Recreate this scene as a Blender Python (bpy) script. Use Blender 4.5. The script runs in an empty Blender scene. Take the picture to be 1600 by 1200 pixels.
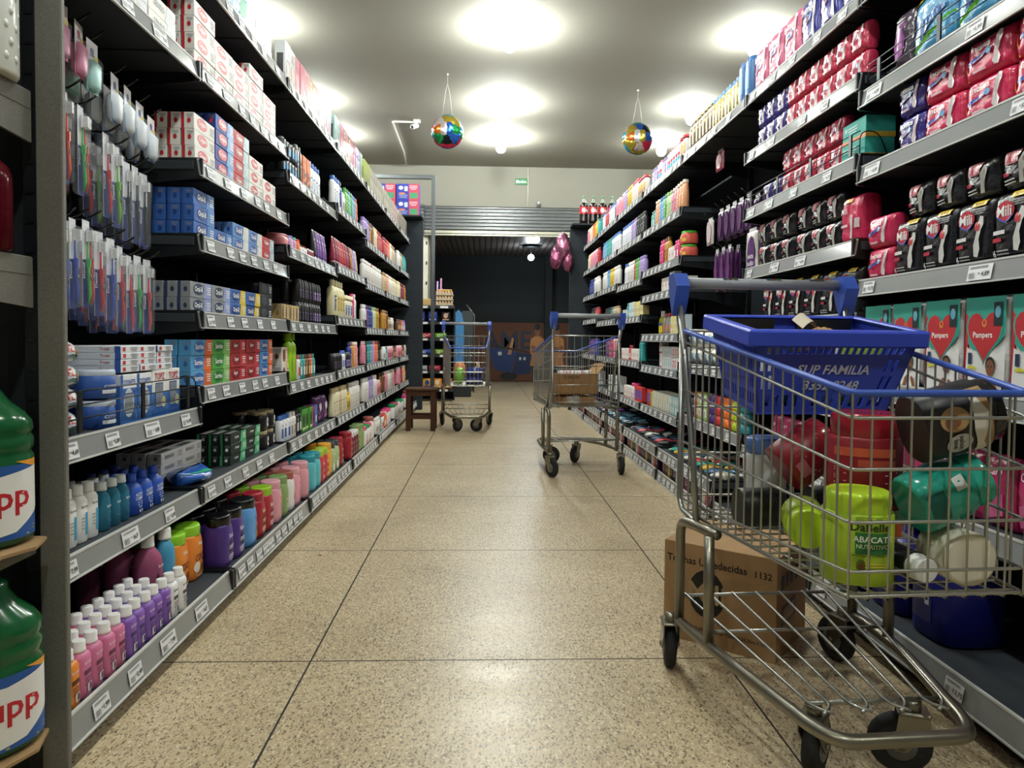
import bpy, math, random
from mathutils import Vector, Matrix, noise
from math import sin, cos, pi, radians, sqrt
random.seed(7)
S = bpy.context.scene
COL = S.collection

# ---------------------------------------------------------------- camera, world, exposure
CAM_H = 0.87
cd = bpy.data.cameras.new('camera'); cam = bpy.data.objects.new('camera', cd); COL.objects.link(cam)
cd.sensor_width = 36; cd.lens = 1109/1600*36; cd.clip_start = 0.05; cd.clip_end = 60
cd.shift_y = -35/1600
cam.matrix_world = (Matrix.Translation((0, 0, CAM_H)) @ Matrix.Rotation(-math.atan(43/1109), 4, 'Z')
                    @ Matrix.Rotation(pi/2 - math.atan(35/1109), 4, 'X') @ Matrix.Rotation(radians(.55), 4, 'Z'))
S.camera = cam
S.view_settings.view_transform = 'Standard'; S.view_settings.look = 'None'
S.view_settings.exposure = 1.08; S.view_settings.gamma = 1; S.view_settings.use_curve_mapping = False
S.cycles.max_bounces = 7; S.cycles.diffuse_bounces = 4; S.cycles.glossy_bounces = 3
S.cycles.transmission_bounces = 4; S.cycles.transparent_max_bounces = 10
S.cycles.caustics_reflective = False; S.cycles.caustics_refractive = False
S.cycles.sample_clamp_indirect = 4
w = bpy.data.worlds.new('night'); S.world = w; w.use_nodes = True
w.node_tree.nodes['Background'].inputs[0].default_value = (.02, .03, .05, 1)
w.node_tree.nodes['Background'].inputs[1].default_value = .3
LAMP_E = 250.0          # emission of the ceiling bulbs

# ---------------------------------------------------------------- materials
def lin(h):
    if isinstance(h, tuple): return (*h, 1)
    v = [int(h[i:i+2], 16)/255 for i in (0, 2, 4)]
    return (*[c/12.92 if c <= .04045 else ((c+.055)/1.055)**2.4 for c in v], 1)
_mats = {}
def mat(col, kind='plastic'):
    """one procedural material per colour and finish; a noise keeps every surface slightly uneven"""
    k = (col, kind)
    if k in _mats: return _mats[k]
    m = bpy.data.materials.new(kind+'_'+str(col)); m.use_nodes = True; nt = m.node_tree; N = nt.nodes; L = nt.links
    b = N['Principled BSDF']; c = lin(col)
    if kind != 'metal': g_ = sum(c[:3])/3; c = tuple(.9*(.93*v+.07*g_) for v in c[:3])+(1,)
    rough, met, spec, bump, bs, var = dict(plastic=(.38, 0, .4, 0, 0, .06), paper=(.55, 0, .3, 0, 0, .05), print=(.45, 0, .35, 0, 0, .03),
        film=(.22, 0, .6, .35, 38, .08), metal=(.33, .9, .5, .03, 60, .12), rough=(.75, 0, .2, .12, 90, .12), gloss=(.15, 0, .5, 0, 0, .03),
        gel=(.12, 0, .5, 0, 0, .03), clear=(.08, 0, .5, .12, 25, 0), speckle=(.6, 0, .3, .1, 90, .45), cloth=(.9, 0, .1, .4, 120, .2), foil=(.22, .75, .5, .4, 22, .1),
        blister=(.1, 0, .4, .1, 30, 0))[kind]
    tc = N.new('ShaderNodeTexCoord'); nz = N.new('ShaderNodeTexNoise'); nz.inputs['Scale'].default_value = {'rough': 240, 'speckle': 420}.get(kind, 9)
    L.new(tc.outputs['Object'], nz.inputs['Vector'])
    mx = N.new('ShaderNodeMix'); mx.data_type = 'RGBA'
    mx.inputs[6].default_value = tuple(x*(1-var) for x in c[:3])+(1,); mx.inputs[7].default_value = tuple(min(1, x*(1+var)) for x in c[:3])+(1,)
    L.new(nz.outputs['Fac'], mx.inputs[0]); L.new(mx.outputs[2], b.inputs['Base Color'])
    b.inputs['Roughness'].default_value = rough; b.inputs['Metallic'].default_value = met
    b.inputs['Specular IOR Level'].default_value = spec
    if kind == 'gel': b.inputs['Transmission Weight'].default_value = .45; b.inputs['IOR'].default_value = 1.15
    if kind == 'clear': b.inputs['Alpha'].default_value = .28
    if kind == 'blister': b.inputs['Alpha'].default_value = .1
    if bump:
        n2 = N.new('ShaderNodeTexNoise'); n2.inputs['Scale'].default_value = bs; n2.inputs['Detail'].default_value = 3
        L.new(tc.outputs['Object'], n2.inputs['Vector'])
        bp = N.new('ShaderNodeBump'); bp.inputs['Strength'].default_value = min(1, bump*1.6); bp.inputs['Distance'].default_value = .006 if kind in ('film', 'foil', 'clear', 'blister') else .001
        L.new(n2.outputs['Fac'], bp.inputs['Height']); L.new(bp.outputs[0], b.inputs['Normal'])
    _mats[k] = m; return m
def emis(col, s):
    m = bpy.data.materials.new('lamp_glow'); m.use_nodes = True; N = m.node_tree.nodes; b = N['Principled BSDF']
    b.inputs['Emission Color'].default_value = lin(col); b.inputs['Emission Strength'].default_value = s; b.inputs['Base Color'].default_value = (.9, .9, .9, 1)
    return m

# ---------------------------------------------------------------- text outlines
_txt = {}
def textmesh(s, bold=True):
    k = (s, bold)
    if k in _txt: return _txt[k]
    cu = bpy.data.curves.new('t', 'FONT'); cu.body = s; cu.size = 1; cu.resolution_u = 2
    cu.offset = .018 if bold else .004; cu.align_x = 'LEFT'
    ob = bpy.data.objects.new('t', cu); me = bpy.data.meshes.new_from_object(ob)
    vs = [(v.co.x, v.co.y) for v in me.vertices]; fs = [tuple(p.vertices) for p in me.polygons]
    bpy.data.objects.remove(ob); bpy.data.meshes.remove(me); bpy.data.curves.remove(cu)
    if vs:
        x0 = min(v[0] for v in vs); x1 = max(v[0] for v in vs); y0 = min(v[1] for v in vs); y1 = max(v[1] for v in vs)
        h = max(y1-y0, .01); vs = [((x-(x0+x1)/2)/h, (y-(y0+y1)/2)/h) for x, y in vs]
        wd = (x1-x0)/h
    else: wd = 1
    _txt[k] = (vs, fs, wd); return _txt[k]

# ---------------------------------------------------------------- mesh builder
class MB:
    def __init__(s): s.v = []; s.f = []; s.m = []; s.s = []; s.mats = []; s.lay = 0
    def mi(s, m):
        if isinstance(m, str): m = mat(m)
        if m not in s.mats: s.mats.append(m)
        return s.mats.index(m)
    def add(s, vs, fs, m, smooth=False):
        o = len(s.v); i = s.mi(m); s.v += [tuple(v) for v in vs]
        for f in fs: s.f.append(tuple(o+k for k in f)); s.m.append(i); s.s.append(smooth)
    def box(s, c, d, m, ch=0, rot=None):
        hx, hy, hz = d[0]/2, d[1]/2, d[2]/2; ch = min(ch, hx*.9, hy*.9, hz*.9)
        if ch <= 0:
            vs = [(x*hx, y*hy, z*hz) for z in (-1, 1) for x, y in ((-1, -1), (1, -1), (1, 1), (-1, 1))]
            fs = [(3, 2, 1, 0), (4, 5, 6, 7), (0, 1, 5, 4), (1, 2, 6, 5), (2, 3, 7, 6), (3, 0, 4, 7)]
        else:
            vs = []; ix = {}
            for sx in (-1, 1):
                for sy in (-1, 1):
                    for sz in (-1, 1):
                        for a in range(3):
                            p = [sx*(hx-ch), sy*(hy-ch), sz*(hz-ch)]; p[a] = (sx*hx, sy*hy, sz*hz)[a]
                            ix[(sx, sy, sz, a)] = len(vs); vs.append(tuple(p))
            fs = []
            for a in range(3):
                b, c2 = (a+1) % 3, (a+2) % 3
                for sg in (-1, 1):
                    q = []
                    for u, w_ in ((-1, -1), (1, -1), (1, 1), (-1, 1)):
                        k = [0, 0, 0]; k[a] = sg; k[b] = u; k[c2] = w_; q.append(ix[(*k, a)])
                    fs.append(tuple(q if sg > 0 else q[::-1]))
            for a in range(3):      # edges along axis a
                b, c2 = (a+1) % 3, (a+2) % 3
                for u in (-1, 1):
                    for w_ in (-1, 1):
                        k0 = [0, 0, 0]; k0[a] = -1; k0[b] = u; k0[c2] = w_; k1 = list(k0); k1[a] = 1
                        q = [ix[(*k0, b)], ix[(*k1, b)], ix[(*k1, c2)], ix[(*k0, c2)]]
                        fs.append(tuple(q if u*w_ < 0 else q[::-1]))
            for sx in (-1, 1):
                for sy in (-1, 1):
                    for sz in (-1, 1):
                        q = [ix[(sx, sy, sz, a)] for a in range(3)]; fs.append(tuple(q if sx*sy*sz > 0 else q[::-1]))
        R = rot if rot is not None else None
        if R is not None: vs = [tuple(R @ Vector(v)) for v in vs]
        s.add([(v[0]+c[0], v[1]+c[1], v[2]+c[2]) for v in vs], fs, m)
    def tube(s, pts, r, m, seg=8, closed=False, caps=True):
        P = [Vector(p) for p in pts]; n = len(P); rs = r if isinstance(r, (list, tuple)) else [r]*n
        T = []
        for i in range(n):
            a = P[i-1] if (i or closed) else P[i]; b = P[(i+1) % n] if (i < n-1 or closed) else P[i]
            t = (P[i]-a).normalized()+(b-P[i]).normalized() if (a != P[i] and b != P[i]) else (b-a)
            T.append(t.normalized() if t.length > 1e-9 else Vector((0, 0, 1)))
        up = Vector((0, 0, 1)) if abs(T[0].z) < .9 else Vector((1, 0, 0))
        N_ = (up - T[0]*up.dot(T[0])).normalized(); vs = []
        for i in range(n):
            N_ = (N_-T[i]*N_.dot(T[i])); N_ = N_.normalized() if N_.length > 1e-6 else T[i].orthogonal().normalized()
            B = T[i].cross(N_)
            for k in range(seg):
                a = 2*pi*k/seg; vs.append(P[i]+(N_*cos(a)+B*sin(a))*rs[i])
        fs = []
        for i in range(n if closed else n-1):
            j = (i+1) % n
            for k in range(seg):
                l = (k+1) % seg; fs.append((i*seg+k, i*seg+l, j*seg+l, j*seg+k))
        if caps and not closed: fs += [tuple(range(seg))[::-1], tuple((n-1)*seg+k for k in range(seg))]
        s.add(vs, fs, m, True)
    def rings(s, R, m, n=2, seg=20, c=(0, 0), caps=(True, True), smooth=True):
        """stack of superellipse rings; R = [(z, half width along y, half depth along x)]"""
        vs = []
        for z, a, b in R:
            for k in range(seg):
                t = 2*pi*(k+.5)/seg; ct, st = cos(t), sin(t)
                q = (abs(ct)**n+abs(st)**n)**(-1/n); vs.append((c[0]+b*ct*q, c[1]+a*st*q, z))
        fs = []
        for i in range(len(R)-1):
            for k in range(seg):
                l = (k+1) % seg; fs.append((i*seg+k, i*seg+l, (i+1)*seg+l, (i+1)*seg+k))
        s.add(vs, fs, m, smooth)
        o = len(s.v)-len(vs)
        for on, i in ((caps[0], 0), (caps[1], len(R)-1)):
            if on:
                f = [o+i*seg+k for k in range(seg)]; s.f.append(tuple(f[::-1] if i == 0 else f)); s.m.append(s.mi(m)); s.s.append(False)
    def grid(s, fn, nu, nv, m, smooth=True, flip=False):
        vs = [fn(i/nu, j/nv) for j in range(nv+1) for i in range(nu+1)]; fs = []
        for j in range(nv):
            for i in range(nu):
                a = j*(nu+1)+i; q = (a, a+1, a+nu+2, a+nu+1); fs.append(q[::-1] if flip else q)
        s.add(vs, fs, m, smooth)
    def prints(s, specs, mp, W, H, z0=0, kind='print', dens=7):
        """flat printing: mp(y, z, off) -> point; y in metres from the middle, z from z0; u in -1..1, v in 0..1"""
        for sp in specs:
            s.lay += 1; off = .0003+.00022*s.lay
            t = sp[0]; col = sp[-1]; m = mat(col, kind)
            P = lambda u, v: mp(u*W/2, z0+v*H, off)
            if t == 'r':
                _, u0, v0, u1, v1, _c = sp; nu = max(1, int(abs(u1-u0)*dens)); s.grid(lambda a, b: P(u0+(u1-u0)*a, v0+(v1-v0)*b), nu, 3 if kind == 'film' else 1, m, True)
            elif t == 'e':
                _, cu, cv, ru, rv, _c = sp; n = 20
                s.strips([(cu+ru*cos(2*pi*k/n), cv+rv*sin(2*pi*k/n)) for k in range(n)], P, m, dens)
            elif t == 'p':
                s.strips(sp[1], P, m, dens)
            elif t == 't':
                _, tx, cu, cv, h, mw, _c = sp; vs, fs, wd = textmesh(tx)
                hh = h*H; ww = wd*hh; mx_ = mw*W/2*2
                kx = min(1.0, mx_/ww) if ww > 0 else 1
                s.add([mp(cu*W/2+x*hh*kx, z0+cv*H+y*hh, off) for x, y in vs], fs, m)
            elif t == 'l':      # lines of fine print
                _, cu, cv, wd, n, gap, _c = sp
                for i in range(n):
                    ww = wd*(1 if i % 3 != 2 else .7)
                    s.add([P(cu-ww, cv-i*gap), P(cu+ww, cv-i*gap), P(cu+ww, cv-i*gap+gap*.42), P(cu-ww, cv-i*gap+gap*.42)], [(0, 1, 2, 3)], m)
    def strips(s, poly, P, m, dens):
        """a flat outline cut into upright strips so that it follows a curved face"""
        u0 = min(p[0] for p in poly); u1 = max(p[0] for p in poly); n = max(1, int((u1-u0)*dens))
        def clip(pts, c, sg):
            out = []
            for i in range(len(pts)):
                a, b = pts[i], pts[(i+1) % len(pts)]; ia, ib = sg*(a[0]-c) >= -1e-9, sg*(b[0]-c) >= -1e-9
                if ia: out.append(a)
                if ia != ib: t = (c-a[0])/(b[0]-a[0]); out.append((c, a[1]+t*(b[1]-a[1])))
            return out
        for i in range(n):
            q = clip(clip(list(poly), u0+(u1-u0)*i/n, 1), u0+(u1-u0)*(i+1)/n, -1)
            r = [p for k, p in enumerate(q) if abs(p[0]-q[k-1][0])+abs(p[1]-q[k-1][1]) > 1e-7]
            if len(r) >= 3: s.add([P(u, v) for u, v in r], [tuple(range(len(r)))], m)
    def mesh(s, name):
        me = bpy.data.meshes.new(name); me.from_pydata(s.v, [], s.f)
        for m in s.mats: me.materials.append(m)
        me.polygons.foreach_set('material_index', s.m); me.polygons.foreach_set('use_smooth', s.s); me.update(); return me
    def obj(s, name, parent=None, loc=(0, 0, 0), rot=(0, 0, 0), **kw):
        return link(name, s.mesh(name), parent, loc, rot, **kw)
def link(name, data, parent=None, loc=(0, 0, 0), rot=(0, 0, 0), **kw):
    o = bpy.data.objects.new(name, data); COL.objects.link(o); o.location = loc; o.rotation_euler = rot
    if parent: o.parent = parent
    for k, v in kw.items(): o[k] = v
    return o
def thing(name, label, cat, loc=(0, 0, 0), rot=(0, 0, 0), group=None):
    o = link(name, None, None, loc, rot, label=label, category=cat); o.empty_display_size = .05
    if group: o['group'] = group
    return o
def tag(o, label, cat, group=None):
    o['label'] = label; o['category'] = cat
    if group: o['group'] = group
    return o
def struct(o): o['kind'] = 'structure'; return o
def copytree(o, parent=None):
    c = o.copy(); COL.objects.link(c)
    if parent: c.parent = parent
    for ch in list(o.children): copytree(ch, c)
    return c
def arc(c, r, a0, a1, n, ax='xy'):
    out = []
    for i in range(n+1):
        a = a0+(a1-a0)*i/n; p = [c[0], c[1], c[2]]; i0, i1 = {'xy': (0, 1), 'xz': (0, 2), 'yz': (1, 2)}[ax]
        p[i0] += r*cos(a); p[i1] += r*sin(a); out.append(tuple(p))
    return out
def rounded(pts, r, n=4):
    """round the corners of an open polyline"""
    P = [Vector(p) for p in pts]; out = [P[0]]
    for i in range(1, len(P)-1):
        a = (P[i-1]-P[i]); b = (P[i+1]-P[i]); rr = min(r, a.length*.49, b.length*.49)
        p0 = P[i]+a.normalized()*rr; p1 = P[i]+b.normalized()*rr
        for k in range(n+1):
            t = k/n; out.append(p0*(1-t)**2+P[i]*2*t*(1-t)+p1*t*t)
    out.append(P[-1]); return out

# ---------------------------------------------------------------- setting
def nodemat(name, fn):
    m = bpy.data.materials.new(name); m.use_nodes = True; fn(m.node_tree, m.node_tree.nodes, m.node_tree.links, m.node_tree.nodes['Principled BSDF']); return m
def floor_nodes(nt, N, L, b):
    tc = N.new('ShaderNodeTexCoord'); sx = N.new('ShaderNodeSeparateXYZ'); L.new(tc.outputs['Object'], sx.inputs[0])
    def math_(op, a, bb=None, c=None):
        n = N.new('ShaderNodeMath'); n.operation = op
        for i, v in enumerate((a, bb, c)):
            if v is None: continue
            if isinstance(v, (int, float)): n.inputs[i].default_value = v
            else: L.new(v, n.inputs[i])
        return n.outputs[0]
    def joint(o, off, pitch):
        f = math_('FRACT', math_('DIVIDE', math_('SUBTRACT', o, off), pitch)); f = math_('SUBTRACT', f, .5)
        return math_('GREATER_THAN', math_('ABSOLUTE', f), .5-.0026/pitch)
    j = math_('MAXIMUM', joint(sx.outputs[0], -.46, 1.12), joint(sx.outputs[1], 1.9, 1.0))
    def ramp(src, stops):
        r = N.new('ShaderNodeValToRGB'); e = r.color_ramp.elements
        while len(e) < len(stops): e.new(.5)
        for i, (p, c) in enumerate(stops): e[i].position = p; e[i].color = lin(c)
        L.new(src, r.inputs[0]); return r.outputs[0]
    n1 = N.new('ShaderNodeTexNoise'); n1.inputs['Scale'].default_value = 2.2; n1.inputs['Detail'].default_value = 7; n1.inputs['Roughness'].default_value = .62
    L.new(tc.outputs['Object'], n1.inputs['Vector']); base = ramp(n1.outputs['Fac'], [(.3, 'b09c7c'), (.5, 'c4b08e'), (.72, 'd2be9c')])
    def mix(f, a, c2, fac=None):
        m_ = N.new('ShaderNodeMix'); m_.data_type = 'RGBA'; L.new(f, m_.inputs[0]); L.new(a, m_.inputs[6])
        if isinstance(c2, str): m_.inputs[7].default_value = lin(c2)
        else: L.new(c2, m_.inputs[7])
        return m_.outputs[2]
    n4 = N.new('ShaderNodeTexNoise'); n4.inputs['Scale'].default_value = 55; n4.inputs['Detail'].default_value = 3; L.new(tc.outputs['Object'], n4.inputs['Vector'])
    base = mix(math_('MULTIPLY', math_('GREATER_THAN', n4.outputs['Fac'], .57), .3), base, '7d6e54')
    for sc, th, col, seed in ((95, .16, '3a3024', 0), (70, .11, '4a3a28', 3.3), (85, .17, 'e2d6ba', 7.1), (150, .2, '5a4a36', 11.7), (130, .2, 'd8caa8', 17.3)):
        mp = N.new('ShaderNodeMapping'); mp.inputs['Location'].default_value = (seed, seed*2, 0); mp.inputs['Scale'].default_value = (1, .6, 1); mp.inputs['Rotation'].default_value = (0, 0, seed)
        L.new(tc.outputs['Object'], mp.inputs[0])
        nw = N.new('ShaderNodeTexNoise'); nw.inputs['Scale'].default_value = 60; L.new(tc.outputs['Object'], nw.inputs['Vector']); va = N.new('ShaderNodeVectorMath'); va.operation = 'MULTIPLY_ADD'; va.inputs[1].default_value = (.02, .02, 0); L.new(nw.outputs['Color'], va.inputs[0]); L.new(mp.outputs[0], va.inputs[2])
        v = N.new('ShaderNodeTexVoronoi'); v.voronoi_dimensions = '2D'; v.inputs['Scale'].default_value = sc; L.new(va.outputs[0], v.inputs['Vector'])
        sep = N.new('ShaderNodeSeparateColor'); L.new(v.outputs['Color'], sep.inputs[0])
        msk = math_('MULTIPLY', math_('LESS_THAN', v.outputs['Distance'], th*1.35), math_('GREATER_THAN', sep.outputs[0], .5))
        base = mix(math_('MULTIPLY', msk, .7), base, col)
    base = mix(j, base, '2a251c'); L.new(base, b.inputs['Base Color'])
    n2 = N.new('ShaderNodeTexNoise'); n2.inputs['Scale'].default_value = 3; n2.inputs['Detail'].default_value = 6
    mp2 = N.new('ShaderNodeMapping'); mp2.inputs['Scale'].default_value = (1, 3, 1); L.new(tc.outputs['Object'], mp2.inputs[0]); L.new(mp2.outputs[0], n2.inputs['Vector'])
    rr = math_('ADD', math_('MULTIPLY', n2.outputs['Fac'], .25), .24); L.new(math_('MAXIMUM', rr, math_('MULTIPLY', j, .8)), b.inputs['Roughness'])
    b.inputs['Specular IOR Level'].default_value = .5
    n3 = N.new('ShaderNodeTexNoise'); n3.inputs['Scale'].default_value = 40; L.new(tc.outputs['Object'], n3.inputs['Vector'])
    bp = N.new('ShaderNodeBump'); bp.inputs['Strength'].default_value = .12; bp.inputs['Distance'].default_value = .002
    L.new(math_('SUBTRACT', n3.outputs['Fac'], j), bp.inputs['Height']); L.new(bp.outputs[0], b.inputs['Normal'])
FLOOR = nodemat('polished_granilite', floor_nodes)
def plaster(c0, c1, sc, rough=.85, stripe=None):
    def fn(nt, N, L, b):
        tc = N.new('ShaderNodeTexCoord'); n = N.new('ShaderNodeTexNoise'); n.inputs['Scale'].default_value = sc; n.inputs['Detail'].default_value = 5
        L.new(tc.outputs['Object'], n.inputs['Vector']); m = N.new('ShaderNodeMix'); m.data_type = 'RGBA'
        m.inputs[6].default_value = lin(c0); m.inputs[7].default_value = lin(c1); L.new(n.outputs['Fac'], m.inputs[0]); L.new(m.outputs[2], b.inputs['Base Color'])
        b.inputs['Roughness'].default_value = rough; bp = N.new('ShaderNodeBump'); bp.inputs['Strength'].default_value = .15; bp.inputs['Distance'].default_value = .004
        L.new(n.outputs['Fac'], bp.inputs['Height']); L.new(bp.outputs[0], b.inputs['Normal'])
    return nodemat('plaster', fn)
CEILZ = 3.47; WALLY = 10.8
def slab(name, x0, x1, y0, y1, z0, z1, m):
    b = MB(); b.box(((x0+x1)/2, (y0+y1)/2, (z0+z1)/2), (x1-x0, y1-y0, z1-z0), m); return struct(b.obj(name))
PL = plaster('7c7a70', '86847a', 1.5); CE = plaster('8d8a80', '97948a', .7)
slab('floor', -5.5, 6, -3, 15.4, -.1, 0, FLOOR)
slab('ceiling', -5.5, 6, -3, 10.8, CEILZ, CEILZ+.1, CE)
slab('wall_left', -5.6, -5.5, -3, 10.8, 0, CEILZ, PL)
slab('wall_right', 6, 6.1, -3, 10.8, 0, CEILZ, PL)
slab('wall_front', -5.5, 6, -3.1, -3, 0, CEILZ, PL)
ODX0, ODX1, ODZ = -.84, 3.2, 2.5
b = MB()
b.box(((-5.5+ODX0)/2, 10.9, CEILZ/2), (ODX0+5.5, .2, CEILZ), PL)
b.box(((6+ODX1)/2, 10.9, CEILZ/2), (6-ODX1, .2, CEILZ), PL)
b.box(((ODX0+ODX1)/2, 10.9, (CEILZ+ODZ)/2), (ODX1-ODX0, .2, CEILZ-ODZ), PL)
struct(b.obj('wall_back'))
# rolled steel shutter over the opening
b = MB(); sm = mat('84888a', 'metal')
t = thing('roller_shutter', 'ribbed grey steel roller shutter pulled up above the store entrance', 'shutter', ((ODX0+ODX1)/2, 10.7, 2.46))
n = 7
prof = []
for i in range(n*6+1):
    z = .02+i/(n*6)*.36; prof.append((-.055-.022*abs(sin(pi*i/6)), z))
W = (ODX1-ODX0)/2+.08
b.grid(lambda u, v: (-W+2*W*u, prof[int(round(v*(n*6)))][0], prof[int(round(v*(n*6)))][1]), 1, n*6, sm, True)
b.box((0, 0, .2), (2*W, .06, .36), sm)
b.obj('curtain', t)
b = MB(); b.box((0, -.03, -.005), (2*W, .1, .05), mat('8a887c', 'metal'), .006); b.box((0, -.05, -.045), (2*W, .04, .03), mat('8d8c80', 'metal'), .004); b.obj('bottom_bar', t)
for sx in (-1, 1):
    b = MB(); b.box((sx*(W+.015), -.05, .18), (.05, .16, .42), mat('5d6062', 'metal'), .004)
    for k in range(7): b.box((sx*(W+.015), -.135, .02+k*.055), (.06, .02, .03), mat('3f4143', 'metal'), .003)
    b.obj('end_plate', t)
for sx in (-1, 1):
    b = MB(); b.box((0, 0, 1.22), (.1, .05, 2.44), mat('d9d4c2', 'paper'), .004)
    for k in range(8): b.box((.03, -.03, .2+k*.3), (.02, .015, .05), mat('4c4a44', 'metal'), .003)
    o = b.obj('trim_%d' % (1 if sx < 0 else 2), None, (ODX0-.07 if sx < 0 else ODX1+.07, 10.75, 0)); struct(o)
# covered entrance beyond the shutter
def stripes(nt, N, L, b_):
    tc = N.new('ShaderNodeTexCoord'); wv = N.new('ShaderNodeTexWave'); wv.inputs['Scale'].default_value = 3.1; wv.bands_direction = 'X'
    L.new(tc.outputs['Object'], wv.inputs['Vector']); r = N.new('ShaderNodeValToRGB'); r.color_ramp.elements[0].color = lin('3c3838'); r.color_ramp.elements[1].color = lin('6a6462'); r.color_ramp.elements[0].position = .1; r.color_ramp.elements[1].position = .25
    L.new(wv.outputs['Fac'], r.inputs[0]); L.new(r.outputs[0], b_.inputs['Base Color']); b_.inputs['Roughness'].default_value = .35
slab('trim_3', -5.5, 6, 11.0, 14.5, 2.56, 2.62, nodemat('slatted_soffit', stripes))
DK = plaster('10171b', '161e22', 1.2, .7)
slab('wall_outer', -5.5, 6, 14.62, 14.75, 0, 2.62, DK)
slab('wall_outer_left', -5.6, -5.5, 11, 14.75, 0, 2.62, DK); slab('wall_outer_right', 6, 6.1, 11, 14.75, 0, 2.62, DK)
b = MB(); b.box((0, 0, 1.28), (.15, .12, 2.56), mat('2f3436', 'rough'), .004)
tag(b.obj('support_post', None, (1.28, 14.35, 0)), 'dark steel post standing before the dark wall beyond the entrance', 'post')

# ---------------------------------------------------------------- lamps
GLOW2 = emis('fafff8', LAMP_E*.55)
GLOW = emis('fafff8', LAMP_E)
def ceiling_lamp(x, y, lab, glow):
    t = thing('ceiling_lamp', lab, 'lamp', (x, y, CEILZ), group=None)
    b = MB(); b.rings([(0, .055, .055), (-.012, .055, .055), (-.02, .04, .04)], mat('e9e9e4', 'paper'), seg=28, caps=(False, True)); b.obj('ceiling_plate', t)
    b = MB(); b.rings([(-.02, .03, .03), (-.055, .028, .028)], mat('efefe8'), seg=16); b.obj('socket', t)
    b = MB(); b.rings([(-.05, .028, .028), (-.065, .045, .045), (-.10, .06, .06), (-.14, .062, .062), (-.17, .052, .052), (-.19, .03, .03), (-.197, .004, .004)], glow, seg=18); b.obj('bulb', t)
    return t
for X, row in ((.19, 'middle'), (-1.9, 'left'), (2.28, 'right')):
    for Y, w_ in ((6.02, 'nearest'), (7.9, 'second'), (9.25, 'farthest')):
        lab = {'middle': 'white ceiling lamp in line over the aisle, %s of the three seen', 'left': 'ceiling lamp glowing behind the left rack top, %s in its row', 'right': 'ceiling lamp above the right rack, %s of the three seen'}[row] % w_
        ceiling_lamp(X, Y, lab, GLOW if row == 'middle' else GLOW2)
    for i, Y in enumerate((4.1, 1.9, -.4)): ceiling_lamp(X, Y, 'white ceiling lamp of the %s row overhead, %s out of the picture' % (row, ('first', 'second', 'third')[i]), GLOW if row == 'middle' else GLOW2)
for y, z, lab in ((11.5, 2.5, 'small white bulb fixed up under the porch soffit'), (12.8, 2.36, 'bare white bulb hanging on a cord beneath the porch soffit')):
    t = thing('porch_lamp', lab, 'lamp', (.82, y, 2.56))
    b = MB(); b.rings([(0, .05, .05), (-.015, .05, .05), (-.02, .02, .02)], mat('202224'), seg=16); b.obj('ceiling_rose', t)
    if z < 2.4: b = MB(); b.rings([(-.03, .17, .17), (-.04, .17, .17)], mat('33383a', 'metal'), seg=20); b.obj('reflector_plate', t)
    b = MB(); b.tube([(0, 0, -.02), (0, 0, z-2.56+.03)], .004, mat('222222')); b.obj('cord', t)
    b = MB(); rr = .055; b.rings([(z-2.56+rr*cos(a)-.02, max(.003, rr*sin(a)), max(.003, rr*sin(a))) for a in [i*pi/8 for i in range(8, -1, -1)]], emis('e8f6ff', 90 if z < 2.4 else 50), seg=14); b.obj('bulb', t)
# ---------------------------------------------------------------- shelving racks
RAIL = mat('8e9193', 'gloss'); RAILEDGE = mat('d6d8d6', 'gloss'); SHELF = mat('343940', 'rough'); BLK = mat('181b1f'); PANEL = mat('2a3037', 'rough'); TEX = mat('74736c', 'speckle')
def tagmesh(price, w_=.062, h=.036):
    b = MB(); b.box((0, 0, 0), (.0008, w_, h), mat('e9eaee', 'paper'))
    mp = lambda y, z, o: (.0005+o, y, z)
    b.prints([('l', -.1, .86, .75, 2, .09, '4a4a50'), ('t', 'R$', -.02, .42, .13, .3, '222226'), ('t', price, .5, .36, .36, .5, '17171b')]
             + [('r', -.85+.09*k, .12, -.85+.09*k+(.05 if k % 2 else .03), .5, '222226') for k in range(6)], mp, w_, h, -h/2)
    return b.mesh('price_tag')
TAGS = [tagmesh(p) for p in ('1,99', '7,99', '4,69', '2,49', '13,75', '16,99', '5,89')]
TAGW = [tagmesh(p, .085, .038) for p in ('7,99', '4,89', '16,9')]
_sh = {}
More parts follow.
